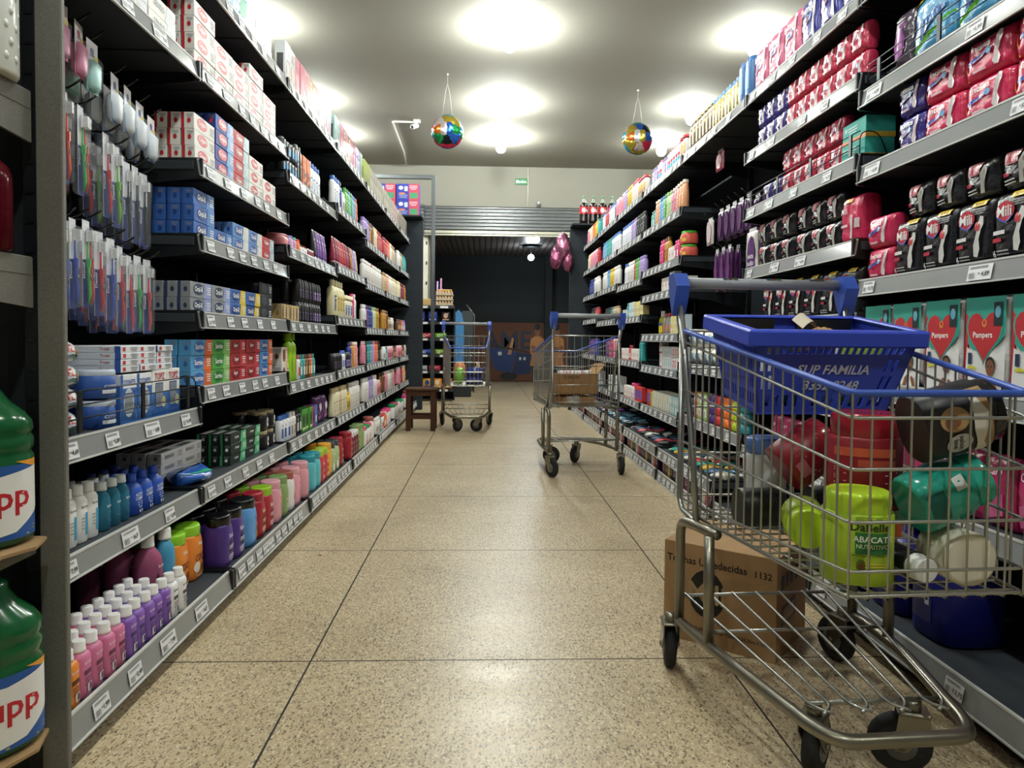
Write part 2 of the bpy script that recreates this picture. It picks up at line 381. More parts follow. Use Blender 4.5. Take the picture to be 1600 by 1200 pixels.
def shelf_mesh(L_, D, rh):
    k = ('s', round(L_, 3), D, rh)
    if k not in _sh:
        b = MB(); b.box((-D/2-.012, 0, -.014), (D-.024, L_-.004, .028), SHELF, .002)
        for q in (-.33, 0, .33): b.box((-D/2, q*L_, -.030), (D-.06, .03, .008), SHELF)   # stiffening ribs underneath
        _sh[k] = b.mesh('shelf')
        b = MB()
        sl = rh*.18
        v = [(0, -L_/2+.003, -rh), (0, L_/2-.003, -rh), (-sl, L_/2-.003, .004), (-sl, -L_/2+.003, .004)]
        b.add(v+[(x-.006, y, z) for x, y, z in v], [(0, 1, 2, 3), (7, 6, 5, 4), (0, 4, 5, 1), (3, 2, 6, 7), (0, 3, 7, 4), (1, 5, 6, 2)], RAIL)
        b.box((-sl-.002, 0, .005), (.007, L_-.006, .005), RAILEDGE); b.box((.001, 0, -rh-.001), (.006, L_-.006, .004), RAILEDGE)
        b2 = MB(); z0 = -.02
        pf = [(.004, -rh-.008), (.004, -rh+.012), (-.01, .012), (-D+.02, .006), (-D+.02, -.13), (-D*.45, -.075)]
        n = len(pf); b2.add([(x, -.0025, z) for x, z in pf]+[(x, .0025, z) for x, z in pf], [tuple(range(n)), tuple(range(2*n-1, n-1, -1))]+[(i, i+n, (i+1) % n+n, (i+1) % n) for i in range(n)], BLK)
        b2.box((-.006, 0, -rh/2), (.02, .014, rh+.02), BLK, .003)
        _sh[('r',)+k[1:]] = b.mesh('price_rail'); _sh[('b',)+k[1:]] = b2.mesh('bracket')
    return _sh[k], _sh[('r',)+k[1:]], _sh[('b',)+k[1:]]
def shelf(bay, side, X, yc, L_, z, D, rh, tags, wide=False):
    """side -1 = left rack facing +X, +1 = right rack facing -X"""
    rz = 0 if side < 0 else pi
    a, r_, br = shelf_mesh(L_, D, rh)
    s = link('shelf', a, bay, (X, yc, z), (0, 0, rz)); link('price_rail', r_, s)
    for q in (-1, 1): link('bracket', br, s, (0, q*(L_/2-.0105), 0))
    for q, wd in tags:
        me = (TAGW if wd else TAGS)[int(q*997) % (3 if wd else 7)]
        link('price_tag', me, s, (.0035-rh*.09, q*(L_-.1)/1, -rh/2+.001), (0, -.18, 0))
    return s
def randtags(n, L_):
    out = []; q = -.46
    while q < .44:
        wd = random.random() < .25 and n < 6
        out.append((q, wd)); q += (1/n)*(.75+.5*random.random())+(.03 if wd else 0)
    return out
def fence(parent, L_, h=.075, n=3, D=-.012):
    b = MB()
    for k in range(n): b.tube([(D, -L_/2, .012+h*(k+1)/n), (D, L_/2, .012+h*(k+1)/n)], .0018, mat('1a1c1e', 'metal'), 6)
    for q in (-.44, -.15, .15, .44): b.box((D, q*L_, .012+h/2), (.005, .016, h), mat('3a3d40', 'metal'))
    for q in (-1, 1): b.tube(rounded([(D, q*L_/2, .012), (D, q*L_/2, h+.012), (D-.06, q*L_/2, h+.012), (D-.09, q*L_/2, .01)], .04), .0018, mat('1a1c1e', 'metal'), 6)
    return b.obj('wire_fence', parent)
LB = [1.285, 2.32, 3.34, 4.42, 5.5, 6.58, 7.66, 8.62]; RB = [1.2, 2.275, 3.286, 4.36, 5.44, 6.475, 7.62, 8.7]
LX, LXB, RX, RXB = -.91, -.81, 1.2, 1.07
LZ = [[.105, .372, .635, 1.73, 2.05], [.105, .372, .70, .943, 1.19, 1.43, 1.735, 2.05], [.105, .368, .65, .94, 1.29, 1.635, 2.05], [.105, .366, .655, .997, 1.32, 1.69, 2.05],
      [.112, .366, .66, .945, 1.295, 1.62, 2.05], [.112, .366, .66, .945, 1.295, 1.62, 2.05], [.112, .366, .66, .945, 1.30, 1.63, 2.05]]
RZ = [[.112, .42, .74, 1.065, 1.43, 1.67, 2.0], [.112, .38, .66, .96, 1.2, 1.475, 1.735, 2.0], [.06, .42, .73, 2.0], [.06, .38, .68, .91, 1.2, 1.39, 1.69, 2.0],
      [.06, .38, .70, 1.06, 1.35, 1.69, 2.0], [.06, .38, .70, 1.06, 1.38, 1.69, 2.0], [.06, .38, .70, 1.1, 1.38, 1.69, 2.0]]
NUM = ['first', 'second', 'third', 'fourth', 'fifth', 'sixth', 'seventh', 'eighth', 'ninth', 'tenth', 'eleventh', 'twelfth', 'thirteenth', 'fourteenth', 'fifteenth', 'sixteenth', 'seventeenth', 'eighteenth', 'nineteenth', 'twentieth',
       'twenty-first', 'twenty-second', 'twenty-third', 'twenty-fourth', 'twenty-fifth', 'twenty-sixth', 'twenty-seventh', 'twenty-eighth', 'twenty-ninth', 'thirtieth']
SHELVES = {}; BAYS = {}
def rack(side, B, Zs, X, XB):
    nm = 'left' if side < 0 else 'right'
    for i in range(7):
        y0, y1 = B[i], B[i+1]; L_ = y1-y0; yc = (y0+y1)/2
        bay = thing('shelf_bay', 'black shelving bay of the %s rack, %s counting from the camera' % (nm, NUM[i]), 'shelf rack', (X-(-side)*.45 if 0 else X+side*.45, yc, 0))
        bay_x = X+side*.45
        BAYS[(side, i)] = bay
        b = MB(); b.box((side*.012, 0, 1.03), (.02, L_-.004, 2.06), PANEL); b.obj('back_panel', bay)
        b = MB(); b.box((-side*.0, -L_/2+.02, 1.05), (.05, .036, 2.1), BLK, .003)
        for k in range(40): b.box((-side*.0255, -L_/2+.02, .1+k*.05), (.002, .005, .025), mat('030404'))
        b.obj('upright', bay)
        db = abs(XB-X)+.43; b = MB(); b.box((-side*(.45+abs(XB-X)-.03-db/2+.02), 0, .03), (db-.08, L_-.004, .055), mat('101215')); b.obj('plinth', bay)
        for j, z in enumerate(Zs[i]):
            D = .43 if j else .43+abs(XB-X); x = (X if j else XB)-bay_x
            if j: tg = randtags((4, 6, 7, 8, 7, 6, 6)[i] if side < 0 else (2, 4, 5, 7, 7, 6, 6)[i], L_)
            else: tg = randtags(5 if i == 0 else 11, L_) if side < 0 else randtags(3 if i == 0 else 10, L_)
            SHELVES[(side, i, j)] = shelf(bay, side, x, 0, L_, z, D, .045 if j else .055, tg)
rack(-1, LB, LZ, LX, LXB); rack(1, RB, RZ, RX, RXB)
for k in ((-1, 0, 2), (1, 0, 5), (1, 1, 5)): fence(SHELVES[k], 1.0, .095 if k[0] < 0 else .07)
for i in range(2, 7): SHELVES[(1, i, 'low')] = shelf(BAYS[(1, i)], 1, RXB-(RX+.45), 0, RB[i+1]-RB[i], .2, .43+RX-RXB, .05, randtags(9, RB[i+1]-RB[i]))
# end panels of both racks
def end_panel(lab, x0, x1, y, h):
    b = MB(); b.box(((x0+x1)/2, y, h/2), (x1-x0, .06, h), PANEL, .004)
    for k in range(1, 8): b.box(((x0+x1)/2, y-.031, h*k/8), (x1-x0-.03, .002, .003), mat('07090a'))
    tag(b.obj('rack_end_board', None, (0, 0, 0)), lab, 'panel')
end_panel('tall black panel closing the far end of the left rack', -1.42, -.755, 8.68, 2.3)
end_panel('tall black panel closing the far end of the right rack', 1.04, 1.68, 8.76, 2.24)
# near post and the end unit that carries the detergent jugs
t = thing('end_unit', 'black end shelf unit with a speckled grey post, cut by the left edge', 'shelf rack', (-.7313, 1.255, 0))
b = MB(); b.box((-.005, -.014, 1.2), (.0447, .012, 2.4), TEX, .002); b.obj('post', t, label='speckled grey post')
b = MB(); b.box((-.040, -.006, 1.2), (.024, .02, 2.4), BLK, .002)
for k in range(46): b.box((-.039, -.0165, .06+k*.05), (.012, .003, .004), mat('3f444a', 'metal'))
b.obj('slotted_upright', t)
b = MB(); b.box((-.35, .015, 1.2), (.6, .014, 2.4), PANEL); b.obj('back_panel', t)
for z in (.205, .53, 1.0, 1.275):
    b = MB(); b.box((-.326, -.2, -.014), (.58, .34, .028), SHELF, .002); b.box((-.031, -.2, -.016), (.010, .34, .032), TEX, .002); s = b.obj('shelf', t, (0, 0, z))
    if z < .9: continue
    b = MB(); pf = [(-.03, -.03), (-.03, -.085), (-.36, -.06), (-.36, -.03)]
    b.add([(-.027, y, z_) for y, z_ in pf]+[(-.032, y, z_) for y, z_ in pf], [(0, 1, 2, 3), (7, 6, 5, 4)]+[(i, i+4, (i+1) % 4+4, (i+1) % 4) for i in range(4)], TEX)
    b.obj('bracket', s)
# ---------------------------------------------------------------- shopping carts
ZINC = mat('9a9b97', 'metal'); WIRE = mat('a8a9a4', 'metal'); STEEL = mat('8a8679', 'metal'); BLUEP = mat('2f56bc'); GREYP = mat('9a9da4'); RUB = mat('2c2c2d', 'rough')
HZ = 1.022; R0, R1 = .225, .16; YR, YF = .05, .70
def rimz(y): return .896+(.785-.896)*(y-YR)/(YF-YR)
def hw(y): return R0+(R1-R0)*(y-YR)/(YF-YR)
def make_cart(label):
    t = thing('shopping_cart', label, 'shopping cart')
    b = MB(); b.tube([(-.215, 0, HZ), (.215, 0, HZ)], .0145, GREYP, 16)
    for k, (x, c) in enumerate([(-.15, 'b33a2c'), (-.03, 'b33a2c'), (.09, 'b33a2c')]):
        for dx, cc in ((0, c), (.014, '3a8fa0'), (-.014, '3f8f5a')): b.box((x+dx, .006, HZ+.0142), (.012, .012, .0015), mat(cc, 'print'))
    b.obj('handle', t, label='grey plastic push handle')
    for s in (-1, 1):
        b = MB(); pf = [(-.02, HZ+.022), (.02, HZ+.024), (.045, HZ-.01), (.03, HZ-.05), (.012, HZ-.085), (-.002, HZ-.06), (-.018, HZ-.02)]
        n = len(pf); b.add([(s*.212, y, z) for y, z in pf]+[(s*.248, y, z) for y, z in pf], [tuple(range(n)), tuple(range(2*n-1, n-1, -1))]+[(i, i+n, (i+1) % n+n, (i+1) % n) for i in range(n)], BLUEP)
        b.obj('handle_bracket', t, label='blue handle bracket')
        b = MB()
        b.tube(rounded([(s*.232, .0, HZ-.02), (s*.228, .005, .93), (s*.226, .035, .86), (s*.226, .05, .83)], .03), .0065, ZINC)
        b.tube([(s*.228, .01, HZ-.03), (s*.222, .06, .78), (s*.22, .11, .58), (s*.225, .155, .42)], .0085, ZINC)
        b.tube(rounded([(s*.226, .03, .90), (s*.226, .03, .46), (s*.226, .05, .435), (s*.226, .16, .425)], .03), .007, ZINC)
        b.obj('side_bar', t)
    b = MB()   # blue coated rim
    b.tube(rounded([(-R0, YR, rimz(YR)), (-R1, YF, .785), (R1, YF, .785), (R0, YR, rimz(YR))], .015), .0065, BLUEP, 10)
    b.obj('rim', t, label='blue coated top rim')
    b = MB()
    rz_ = [.867, .744, .61, .461, .435]; fz = [.743, .656, .566, .482, .44]
    for a, c in zip(rz_, fz): b.tube(rounded([(-R0, YR, a), (-R1, YF, c), (R1, YF, c), (R0, YR, a)], .015), .0032, WIRE, 6)
    b.tube([(-R0, YR, rimz(YR)), (R0, YR, rimz(YR))], .004, WIRE)
    for z in (.80, .70, .58, .47): b.tube([(-R0, YR, z), (R0, YR, z)], .0028, WIRE, 6)
    n = 19
    for s in (-1, 1):
        for k in range(n):
            y = YR+(YF-YR)*k/n; x = s*hw(y)
            b.tube([(x, y, rimz(y)), (x, y, .437)], .0023, WIRE, 6, caps=False)
    for k in range(10):
        x = -R1+2*R1*k/9; b.tube([(x, YF, .785), (x, YF, .437), (x, YF-.02, .43)], .0023, WIRE, 6, caps=False)
        xr = x*R0/R1; b.tube([(xr, YR, rimz(YR)), (xr, YR, .437)], .0023, WIRE, 6, caps=False)
        b.tube([(xr, YR, .433), (x, YF, .433)], .0023, WIRE, 6, caps=False)
    for k in range(14):
        y = YR+(YF-YR)*(k+.5)/14; b.tube([(-hw(y), y, .437), (hw(y), y, .437)], .0023, WIRE, 6, caps=False)
    b.obj('wire_basket', t)
    b = MB()
    pts = [(-.235, .07, .15), (-.235, .12, .155), (-.215, .3, .16), (-.15, .59, .15), (-.12, .635, .15), (.12, .635, .15), (.15, .59, .15), (.215, .3, .16), (.235, .12, .155), (.235, .07, .15)]
    b.tube(rounded(pts, .05), .0135, STEEL, 12)
    for s in (-1, 1):
        b.tube(rounded([(s*.235, .07, .15), (s*.235, .07, .405), (s*.235, .13, .42), (s*.205, .24, .418)], .035), .0125, STEEL, 12)
        b.tube([(s*.222, .24, .16), (s*.225, .24, .415)], .0125, STEEL, 12)
    b.obj('base_frame', t, label='worn steel base tube')
    b = MB()
    b.tube([(-.235, .07, .215), (.235, .07, .215)], .0045, WIRE); b.tube([(-.222, .24, .19), (.222, .24, .19)], .004, WIRE); b.tube([(-.14, .53, .168), (.14, .53, .168)], .004, WIRE)
    for k in range(8):
        f = -1+2*k/7; b.tube(rounded([(f*.22, .07, .219), (f*.135, .55, .172), (f*.135+.03*(1 if k % 2 == 0 else -1), .575, .17)], .02), .0035, WIRE, 6)
    b.obj('lower_rack', t)
    for x, y, a in ((-.24, .02, .3), (.24, .02, -.2), (-.105, .5, 1.15), (.105, .5, -.8)):
        b = MB(); b.tube([(0, 0, .15), (0, 0, .13)], .016, STEEL, 12); b.box((0, .0, .128), (.05, .06, .008), STEEL, .003)
        for s in (-1, 1):
            pf = [(-.028, .126), (.028, .126), (.03, .1), (-.012, .05), (-.034, .05), (-.034, .075)]; n_ = 6
            b.add([(s*.019, q, z) for q, z in pf]+[(s*.022, q, z) for q, z in pf], [tuple(range(n_)), tuple(range(2*n_-1, n_-1, -1))]+[(i, i+n_, (i+1) % n_+n_, (i+1) % n_) for i in range(n_)], STEEL)
        c_ = b.obj('caster', t, (x, y, 0), (0, 0, a))
        b = MB(); R = Matrix.Rotation(pi/2, 3, 'Y')
        prof = [(-.015, .04), (-.013, .054), (-.006, .06), (.006, .06), (.013, .054), (.015, .04)]
        vs = []; seg = 24
        for q, r_ in prof:
            for k in range(seg): vs.append((q, r_*cos(2*pi*k/seg), .06+r_*sin(2*pi*k/seg)))
        b.add(vs, [(i*seg+k, (i+1)*seg+k, (i+1)*seg+(k+1) % seg, i*seg+(k+1) % seg) for i in range(len(prof)-1) for k in range(seg)]+[tuple(range(seg)), tuple(range(6*seg-1, 5*seg-1, -1))], RUB, True)
        for s in (-1, 1): b.tube([(s*.0145, 0, .06), (s*.0175, 0, .06)], .03, mat('6f7074'), 16); b.tube([(s*.017, 0, .06), (s*.026, 0, .06)], .007, STEEL, 10)
        b.obj('wheel', c_, (0, -.022, 0))
    return t
cart_near = make_cart('large shopping cart in the right foreground, blue hand basket across its top')
cart_near.location = (.737, 1.872, 0); cart_near.rotation_euler = (0, 0, pi+.057)
cart_mid = copytree(cart_near); cart_mid['label'] = 'shopping cart beside the right rack holding an open brown carton, further down the aisle'
cart_mid.location = (.66, 4.5, 0); cart_mid.rotation_euler = (0, 0, radians(12))
cart_far = copytree(cart_near); cart_far['label'] = 'shopping cart standing by the wooden stool at the far left'
cart_far.location = (-.183, 7.15, 0); cart_far.rotation_euler = (0, 0, pi+radians(3))
# moulded blue hand basket on the first cart
t = thing('hand_basket', 'blue plastic hand basket with white lettering on the foreground cart', 'basket', (.748, 1.645, .724), (radians(8.7), 0, .05))
BB = mat('2a48cc'); 
def hb(u, z, off=0):   # half sizes of the basket at height z
    return .149+(.04)*z/.19+off, .095+(.035)*z/.19+off
b = MB(); seg = 8
def wall(p0, p1, nx, rows, mb):
    """one slotted wall from corner p0 to p1 (functions of z); rows = list of (z0, z1, list of slot u-ranges, slant)"""
    zs = [0]; 
    for r in rows: zs += [r[0], r[1]]
    zs += [.165]
    def P(u, z):
        a = Vector(p0(z)); c = Vector(p1(z)); q = a.lerp(c, u); return (q.x, q.y, z)
    nrm = Vector(nx)
    def quad(u0, u1, z0, z1, sl=0):
        q = [P(u0, z0), P(u1, z0), P(u1+sl, z1), P(u0+sl, z1)]; q2 = [(x-nx[0]*.003, y-nx[1]*.003, z) for x, y, z in q]
        mb.add(q+q2, [(0, 1, 2, 3), (7, 6, 5, 4), (0, 4, 5, 1), (3, 2, 6, 7), (0, 3, 7, 4), (1, 5, 6, 2)], BB)
    for i in range(0, len(zs)-1, 2): quad(0, 1, zs[i], zs[i+1])
    for z0, z1, slots, sl in rows:
        prev = 0; first = True
        for (a, c) in slots:
            q = [P(prev, z0), P(a, z0), P(a+sl, z1), P(prev+(0 if first else sl), z1)]; q2 = [(x-nx[0]*.003, y-nx[1]*.003, z) for x, y, z in q]
            mb.add(q+q2, [(0, 1, 2, 3), (7, 6, 5, 4), (0, 4, 5, 1), (3, 2, 6, 7), (0, 3, 7, 4), (1, 5, 6, 2)], BB)
            prev = c; first = False
        q = [P(prev, z0), P(1, z0), P(1, z1), P(prev+sl, z1)]; q2 = [(x-nx[0]*.003, y-nx[1]*.003, z) for x, y, z in q]
        mb.add(q+q2, [(0, 1, 2, 3), (7, 6, 5, 4), (0, 4, 5, 1), (3, 2, 6, 7), (0, 3, 7, 4), (1, 5, 6, 2)], BB)
top = [(.08+k*.046, .08+k*.046+.024) for k in range(19)]
mid = [(.03, .055), (.08, .105), (.85, .875), (.9, .925)]
bot = [(.05+k*.07, .05+k*.07+.033) for k in range(13)]
rows = [(.018, .045, bot, .008), (.058, .09, mid, .008), (.1, .128, mid, .008), (.14, .16, top, .008)]
A = lambda sx, sy: (lambda z: (sx*hb(0, z)[0], sy*hb(0, z)[1], z))
wall(A(-1, -1), A(1, -1), (0, -1), rows, b); wall(A(1, 1), A(-1, 1), (0, 1), rows, b)
wall(A(-1, 1), A(-1, -1), (-1, 0), rows, b); wall(A(1, -1), A(1, 1), (1, 0), rows, b)
b.box((0, 0, .002), (.303, .195, .004), BB)
b.obj('body', t)
b = MB(); r0 = hb(0, .165)
for sx, sy, cx, cy, dx, dy in ((0, -1, 0, -r0[1]-.012, 2*r0[0]+.03, .012), (0, 1, 0, r0[1]+.012, 2*r0[0]+.03, .012), (-1, 0, -r0[0]-.012, 0, .012, 2*r0[1]+.03), (1, 0, r0[0]+.012, 0, .012, 2*r0[1]+.03)):
    b.box((cx, cy, .175), (dx, dy, .036), BB, .004); b.box((cx-.5*sx*.014, cy-.5*sy*.014, .19), (dx+(.012 if sx else 0), dy+(.012 if sy else 0), .007), BB, .003)
b.obj('rim', t)
for s in (-1, 1):
    b = MB(); b.box((s*.1, .118, .172), (.14, .012, .028), mat('15171c')); b.obj('folded_grip', t, label='black folded carrying grip')
b = MB(); L0 = hb(0, .09)
sl_ = .035/.19
def mpb(y, z, off): return (y, -(.095+sl_*z)-.001-off, z)
def slant(tx, cz, h, mw):
    vs, fs, wd = textmesh(tx, True); b.add([mpb(.006+x*h*min(1, mw/(wd*h))+y*h*.18, cz+y*h, .0008) for x, y in vs], fs, mat('c9cfe0', 'print'))
slant('SUP FAMILIA', .105, .022, .19); slant('3352·8248', .069, .022, .155)
b.obj('lettering', t, label='white slanted shop lettering')
# ---------------------------------------------------------------- goods: shapes
class Item:
    def __init__(s, W, D, H, parts): s.W, s.D, s.H, s.parts = W, D, H, parts     # parts = [(name, mesh, label or None)]
def ringS(R, n):
    def f(y, z):
        for i in range(len(R)-1):
            if R[i][0] <= z <= R[i+1][0] or i == len(R)-2:
                t = (z-R[i][0])/max(1e-6, R[i+1][0]-R[i][0]); t = min(1, max(0, t)); a = R[i][1]*(1-t)+R[i+1][1]*t; b = R[i][2]*(1-t)+R[i+1][2]*t; break
        q = min(.995, abs(y)/a); return b*(1-q**n)**(1/n)
    return f
def carton(W, D, H, col, front=(), side=(), top=(), kind='paper', name='carton'):
    b = MB(); b.box((0, 0, H/2), (D, W, H), mat(col, kind), .0012)
    b.lay = 0; b.prints(front, lambda y, z, o: (D/2+o, y, z), W, H); b.lay = 0
    b.prints(side, lambda y, z, o: (y, -W/2-o, z), D, H); b.lay = 0
    b.prints(side, lambda y, z, o: (-y, W/2+o, z), D, H); b.lay = 0
    if top: b.prints(top, lambda y, z, o: (D/2-z, y, H+o), W, D)
    return Item(W, D, H, [(name, b, None)])
PROF = {  # (height share, width share, depth share)
 'shoulder': [(0, .92, .9), (.02, 1, 1), (.80, 1, 1), (.90, .86, .86), (.96, .5, .5), (1, .34, .34)],
 'square': [(0, .94, .92), (.03, 1, 1), (.86, 1, 1), (.94, .84, .84), (.985, .45, .5), (1, .4, .45)],
 'round': [(0, .88, .88), (.03, 1, 1), (.72, 1, 1), (.84, .9, .9), (.93, .62, .62), (1, .36, .36)],
 'waist': [(0, .85, .85), (.04, 1, 1), (.3, .97, .97), (.55, .86, .9), (.8, .95, .95), (.92, .8, .8), (1, .45, .5)],
 'tube': [(0, .8, 1), (.08, .86, 1), (.4, .93, .8), (.75, .98, .42), (.95, 1, .1), (1, 1, .05)],
 'jarw': [(0, .88, .88), (.05, .97, .97), (.2, 1, 1), (.7, 1, 1), (.86, .95, .95), (.95, .88, .88), (1, .86, .86)],
 'taper': [(0, .8, .8), (.05, .86, .86), (.6, 1, 1), (.86, 1, 1), (.94, .92, .92), (1, .86, .86)],
 'can': [(0, .95, .95), (.02, 1, 1), (.97, 1, 1), (1, .95, .95)],
 'bullet': [(0, .9, .9), (.03, 1, 1), (.6, .97, .97), (.85, .8, .8), (1, .62, .62)]}
def bottle(W, D, H, col, prof='shoulder', n=2.4, capc='efefef', capw=.5, caph=.16, lab=(), kind='plastic', name='bottle', capkind='plastic', seg=20, ridges=True, handle=None):
    hb_ = H*(1-caph); P = PROF[prof]
    R = [(z*hb_, W/2*a, D/2*c) for z, a, c in P]; b = MB()
    b.rings(R, mat(col, kind), n, seg, caps=(True, True)); f = ringS(R, n); b.prints(lab, lambda y, z, o: (f(y, z)+o*1.6, y, z), W, hb_)
    parts = [(name, b, None)]
    if caph > 0:
        c = MB(); r = W/2*capw; rd = D/2*capw if prof in ('tube', 'taper', 'jarw', 'can') and D < W*.8 else r
        z0 = hb_-.002
        if prof == 'tube': z0 = 0
        c.rings([(z0, r*1.04, rd*1.04), (z0+.004, r*1.06, rd*1.06), (z0+H*caph*.25, r*1.05, rd*1.05), (z0+H*caph*.3, r, rd), (z0+H*caph*.92, r*.97, rd*.97), (z0+H*caph, r*.88, rd*.88)], mat(capc, capkind), 2, seg)
        parts.append(('cap', c, None))
    return Item(W, D, H, parts)
def tube(W, D, H, col, capc, lab=(), kind='plastic', caph=.16):
    it = bottle(W, D, H*(1-caph), col, 'tube', 2.2, lab=lab, caph=0, kind=kind)
    b = it.parts[0][1]; b.v = [(x, y, z+H*caph) for x, y, z in b.v]
    c = MB(); c.rings([(0, W*.4, D*.46), (.003, W*.42, D*.5), (H*caph+.001, W*.4, D*.48)], mat(capc), 2.2, 16)
    return Item(W, D, H, [('tube', b, None), ('cap', c, None)])
def jar(W, H, col, lid, lab=(), n=3.2, prof='jarw', lidh=.2, kind='plastic', lidw=.9, D=None, lidlab=None):
    D = D or W*.86; it = bottle(W, D, H, col, prof, n, lid, lidw, lidh, lab, kind, 'jar', 'gloss', 24)
    c = MB(); z0 = H*(1-lidh)-.004; r, rd = W/2*lidw, D/2*lidw*1.02; hh = H*lidh
    c.rings([(z0, r, rd), (z0+.003, r*1.03, rd*1.03), (z0+hh*.8, r*1.03, rd*1.03), (z0+hh*.93, r*1.0, rd*1.0), (z0+hh, r*.92, rd*.92), (z0+hh*.97, r*.85, rd*.85)], mat(lid, 'gloss'), 2, 28)
    it.parts[1] = ('lid', c, None); return it
def pack(W, D, H, col, front=(), side=(), bul=.35, e=4, kind='film', seed=0, crink=.004, name='pack'):
    """soft wrapped pack, upright, front bulging"""
    b = MB(); hx, hy = D/2, W/2
    def prof(u, v):
        return max(0., (1-abs(u)**(e*2.2)))**.5*max(0., (1-abs(v)**(e*1.6)))**.5*((1-bul)+bul*(1-u*u)*(1-v*v)**.5)
    def nz_(y, z, s_): return crink*noise.noise(Vector((y*32+seed*7, z*32+s_*5, seed)))
    def S_(y, z, sg):
        u = max(-1, min(1, y/hy)); v = max(-1, min(1, (z-H/2)/(H/2)))
        return sg*hx*prof(u, v)+nz_(y, z, sg)*prof(u, v)
    m = mat(col, kind)
    def P(u, v, sg):
        uu = (-1+2*u); vv = (-1+2*v); y = hy*uu*(1-.03*vv*vv); z = H/2+H/2*vv*(1-.03*uu*uu)
        return (S_(y/(1-.03*vv*vv), z, sg), y, max(z, 0)*1.0)
    N1 = 18 if W*H > .008 else 12
    b.grid(lambda u, v: P(.5-.5*cos(pi*u), .5-.5*cos(pi*v), 1), N1, N1, m, True)
    b.grid(lambda u, v: P(.5-.5*cos(pi*u), .5-.5*cos(pi*v), -1), N1, N1, m, True, True)
    def mp(y, z, o): return (S_(y*.94, H/2+(z-H/2)*.96, 1)+o*2+.0026, y*.94, H/2+(z-H/2)*.96)
    b.prints(front, mp, W, H, 0, 'film'); b.lay = 0
    return Item(W, D, H, [(name, b, None)])

# ---------------------------------------------------------------- goods: designs
R_ = lambda *a: ('r',)+a
def T(t, u, v, h, w, c): return ('t', t, u, v, h, w, c)
E = lambda *a: ('e',)+a
def Ln(u, v, w, n, g, c): return ('l', u, v, w, n, g, c)
DES = {}
def D_(key, item, desc, cat, name): DES[key] = [item, desc, cat, name, None]
W_, K_ = 'f2f0ea', '15161a'
def tp(key, col, logo, lc, oval, desc, band=None, txt2=None, end=None, W=.172, D=.04, H=.052):
    fr = []
    if band: fr += [R_(.45, 0, 1, 1, band), ('p', [(.2, 0), (.45, 0), (.45, 1), (.36, 1)], band)]
    if oval: fr += [E(-.25, .55, .48, .36, oval)]
    if logo: fr += [T(logo, -.25, .56, .34, .42, lc)]
    fr += [Ln(.72, .7, .2, 4, .14, 'ffffff' if band and band not in ('f4f4f4',) else '8a8a90')]
    sd = [R_(-1, 0, -.55, 1, end or band or oval or col), E(.2, .5, .3, .16, oval or lc), Ln(.3, .85, .5, 3, .08, '909096')]
    D_(key, carton(W, D, H, col, fr, sd, [R_(-.9, .2, .3, .75, oval or lc)]), desc, 'box', 'toothpaste_box')
tp('colw', 'efece6', 'Colgate', 'ffffff', 'c8202c', 'white toothpaste box with red oval', None, end='c8202c')
tp('colb', '23429c', 'Colgate', 'ffffff', 'd1202e', 'blue and red toothpaste box', '5b9bd8', end='1c2f7e')
tp('colr', 'cb2330', 'Colgate', 'ffffff', 'b01522', 'red toothpaste box with pale corner', 'a9c8cf', end='b11a26')
tp('orb', '2b62b5', 'Oral-B', 'ffffff', '1b3f86', 'blue toothpaste box with white lettering', '4e86cc', end='234f9c')
tp('orw', '5c8fd0', 'Oral-B', 'ffffff', '1f4c9c', 'pale blue and white toothpaste box', 'e4e2dc', end='3e6fb4')
tp('org', '8f9499', 'Oral-B', 'ffffff', '2a3a5c', 'silver grey toothpaste box', '9aa6d8', end='2c3c68')
tp('ory', '2c66b8', 'Oral-B', 'ffffff', '1b3f86', 'blue toothpaste box with yellow strip', 'e8c81e', end='234f9c')
tp('sen', 'eeebe6', 'SENSO', '8c8f98', None, 'long white sensitive toothpaste box', 'c9ccd2', end='c8202c')
tp('sob', '4fa0d8', 'Sorriso', 'ffffff', '2b66b8', 'blue toothpaste box with orange end', 'ee6a2a', end='4fa0d8')
tp('soy', '3f86c8', 'Sorriso', 'ffffff', '1d4f9a', 'blue toothpaste box with yellow tab', 'ee6a2a', end='e8c020')
tp('sog', '4fa844', 'Sorriso', 'ffffff', '2a7a34', 'green toothpaste box', '8fd070', end='2f8238')
tp('sor', 'b3202a', 'Super', 'ffffff', '8c1620', 'dark red toothpaste box', 'c8303a', end='8c1620')
tp('whb', 'eeeeee', 'ENXAGUE', '70747c', None, 'white whitening toothpaste box', None, end='dedede', W=.165, D=.045, H=.036)
tp('clo', '20302a', 'closeup', 'f4f4f4', None, 'black and green toothpaste box', '4fc084', end='39a86c', H=.04)
tp('gol', 'b59a62', None, 'e8d8a8', '8a6a3a', 'small gold and pink box', 'd8c08a', W=.06, D=.05, H=.085)
tp('blk', '26282c', None, '77797e', '3c3e44', 'plain black toothpaste box', '1c1d20')
tp('wpk', 'ece6e2', None, 'b06a4a', '8a4a34', 'white and pink small box', 'e6b8ae', W=.09, D=.06, H=.085)
D_('cotbox', carton(.088, .05, .13, 'f0f2f6', [R_(-1, 0, 1, .72, '2f6fc0'), E(0, .42, .62, .3, 'dfe8f2'), R_(-.5, .2, .5, .62, '2a3a62'), T('COTONETES', 0, .84, .11, .8, '1f56a8'), R_(-1, 0, -.72, 1, '2a63b4')]+[R_(-.44+.13*k, .22, -.38+.13*k, .6, 'e8eef6') for k in range(7)],
   [R_(-1, 0, 1, .8, '2a63b4'), Ln(0, .7, .6, 6, .07, 'e4ecf6')]), 'blue and white cotton swab box', 'box', 'cotton_swab_box')
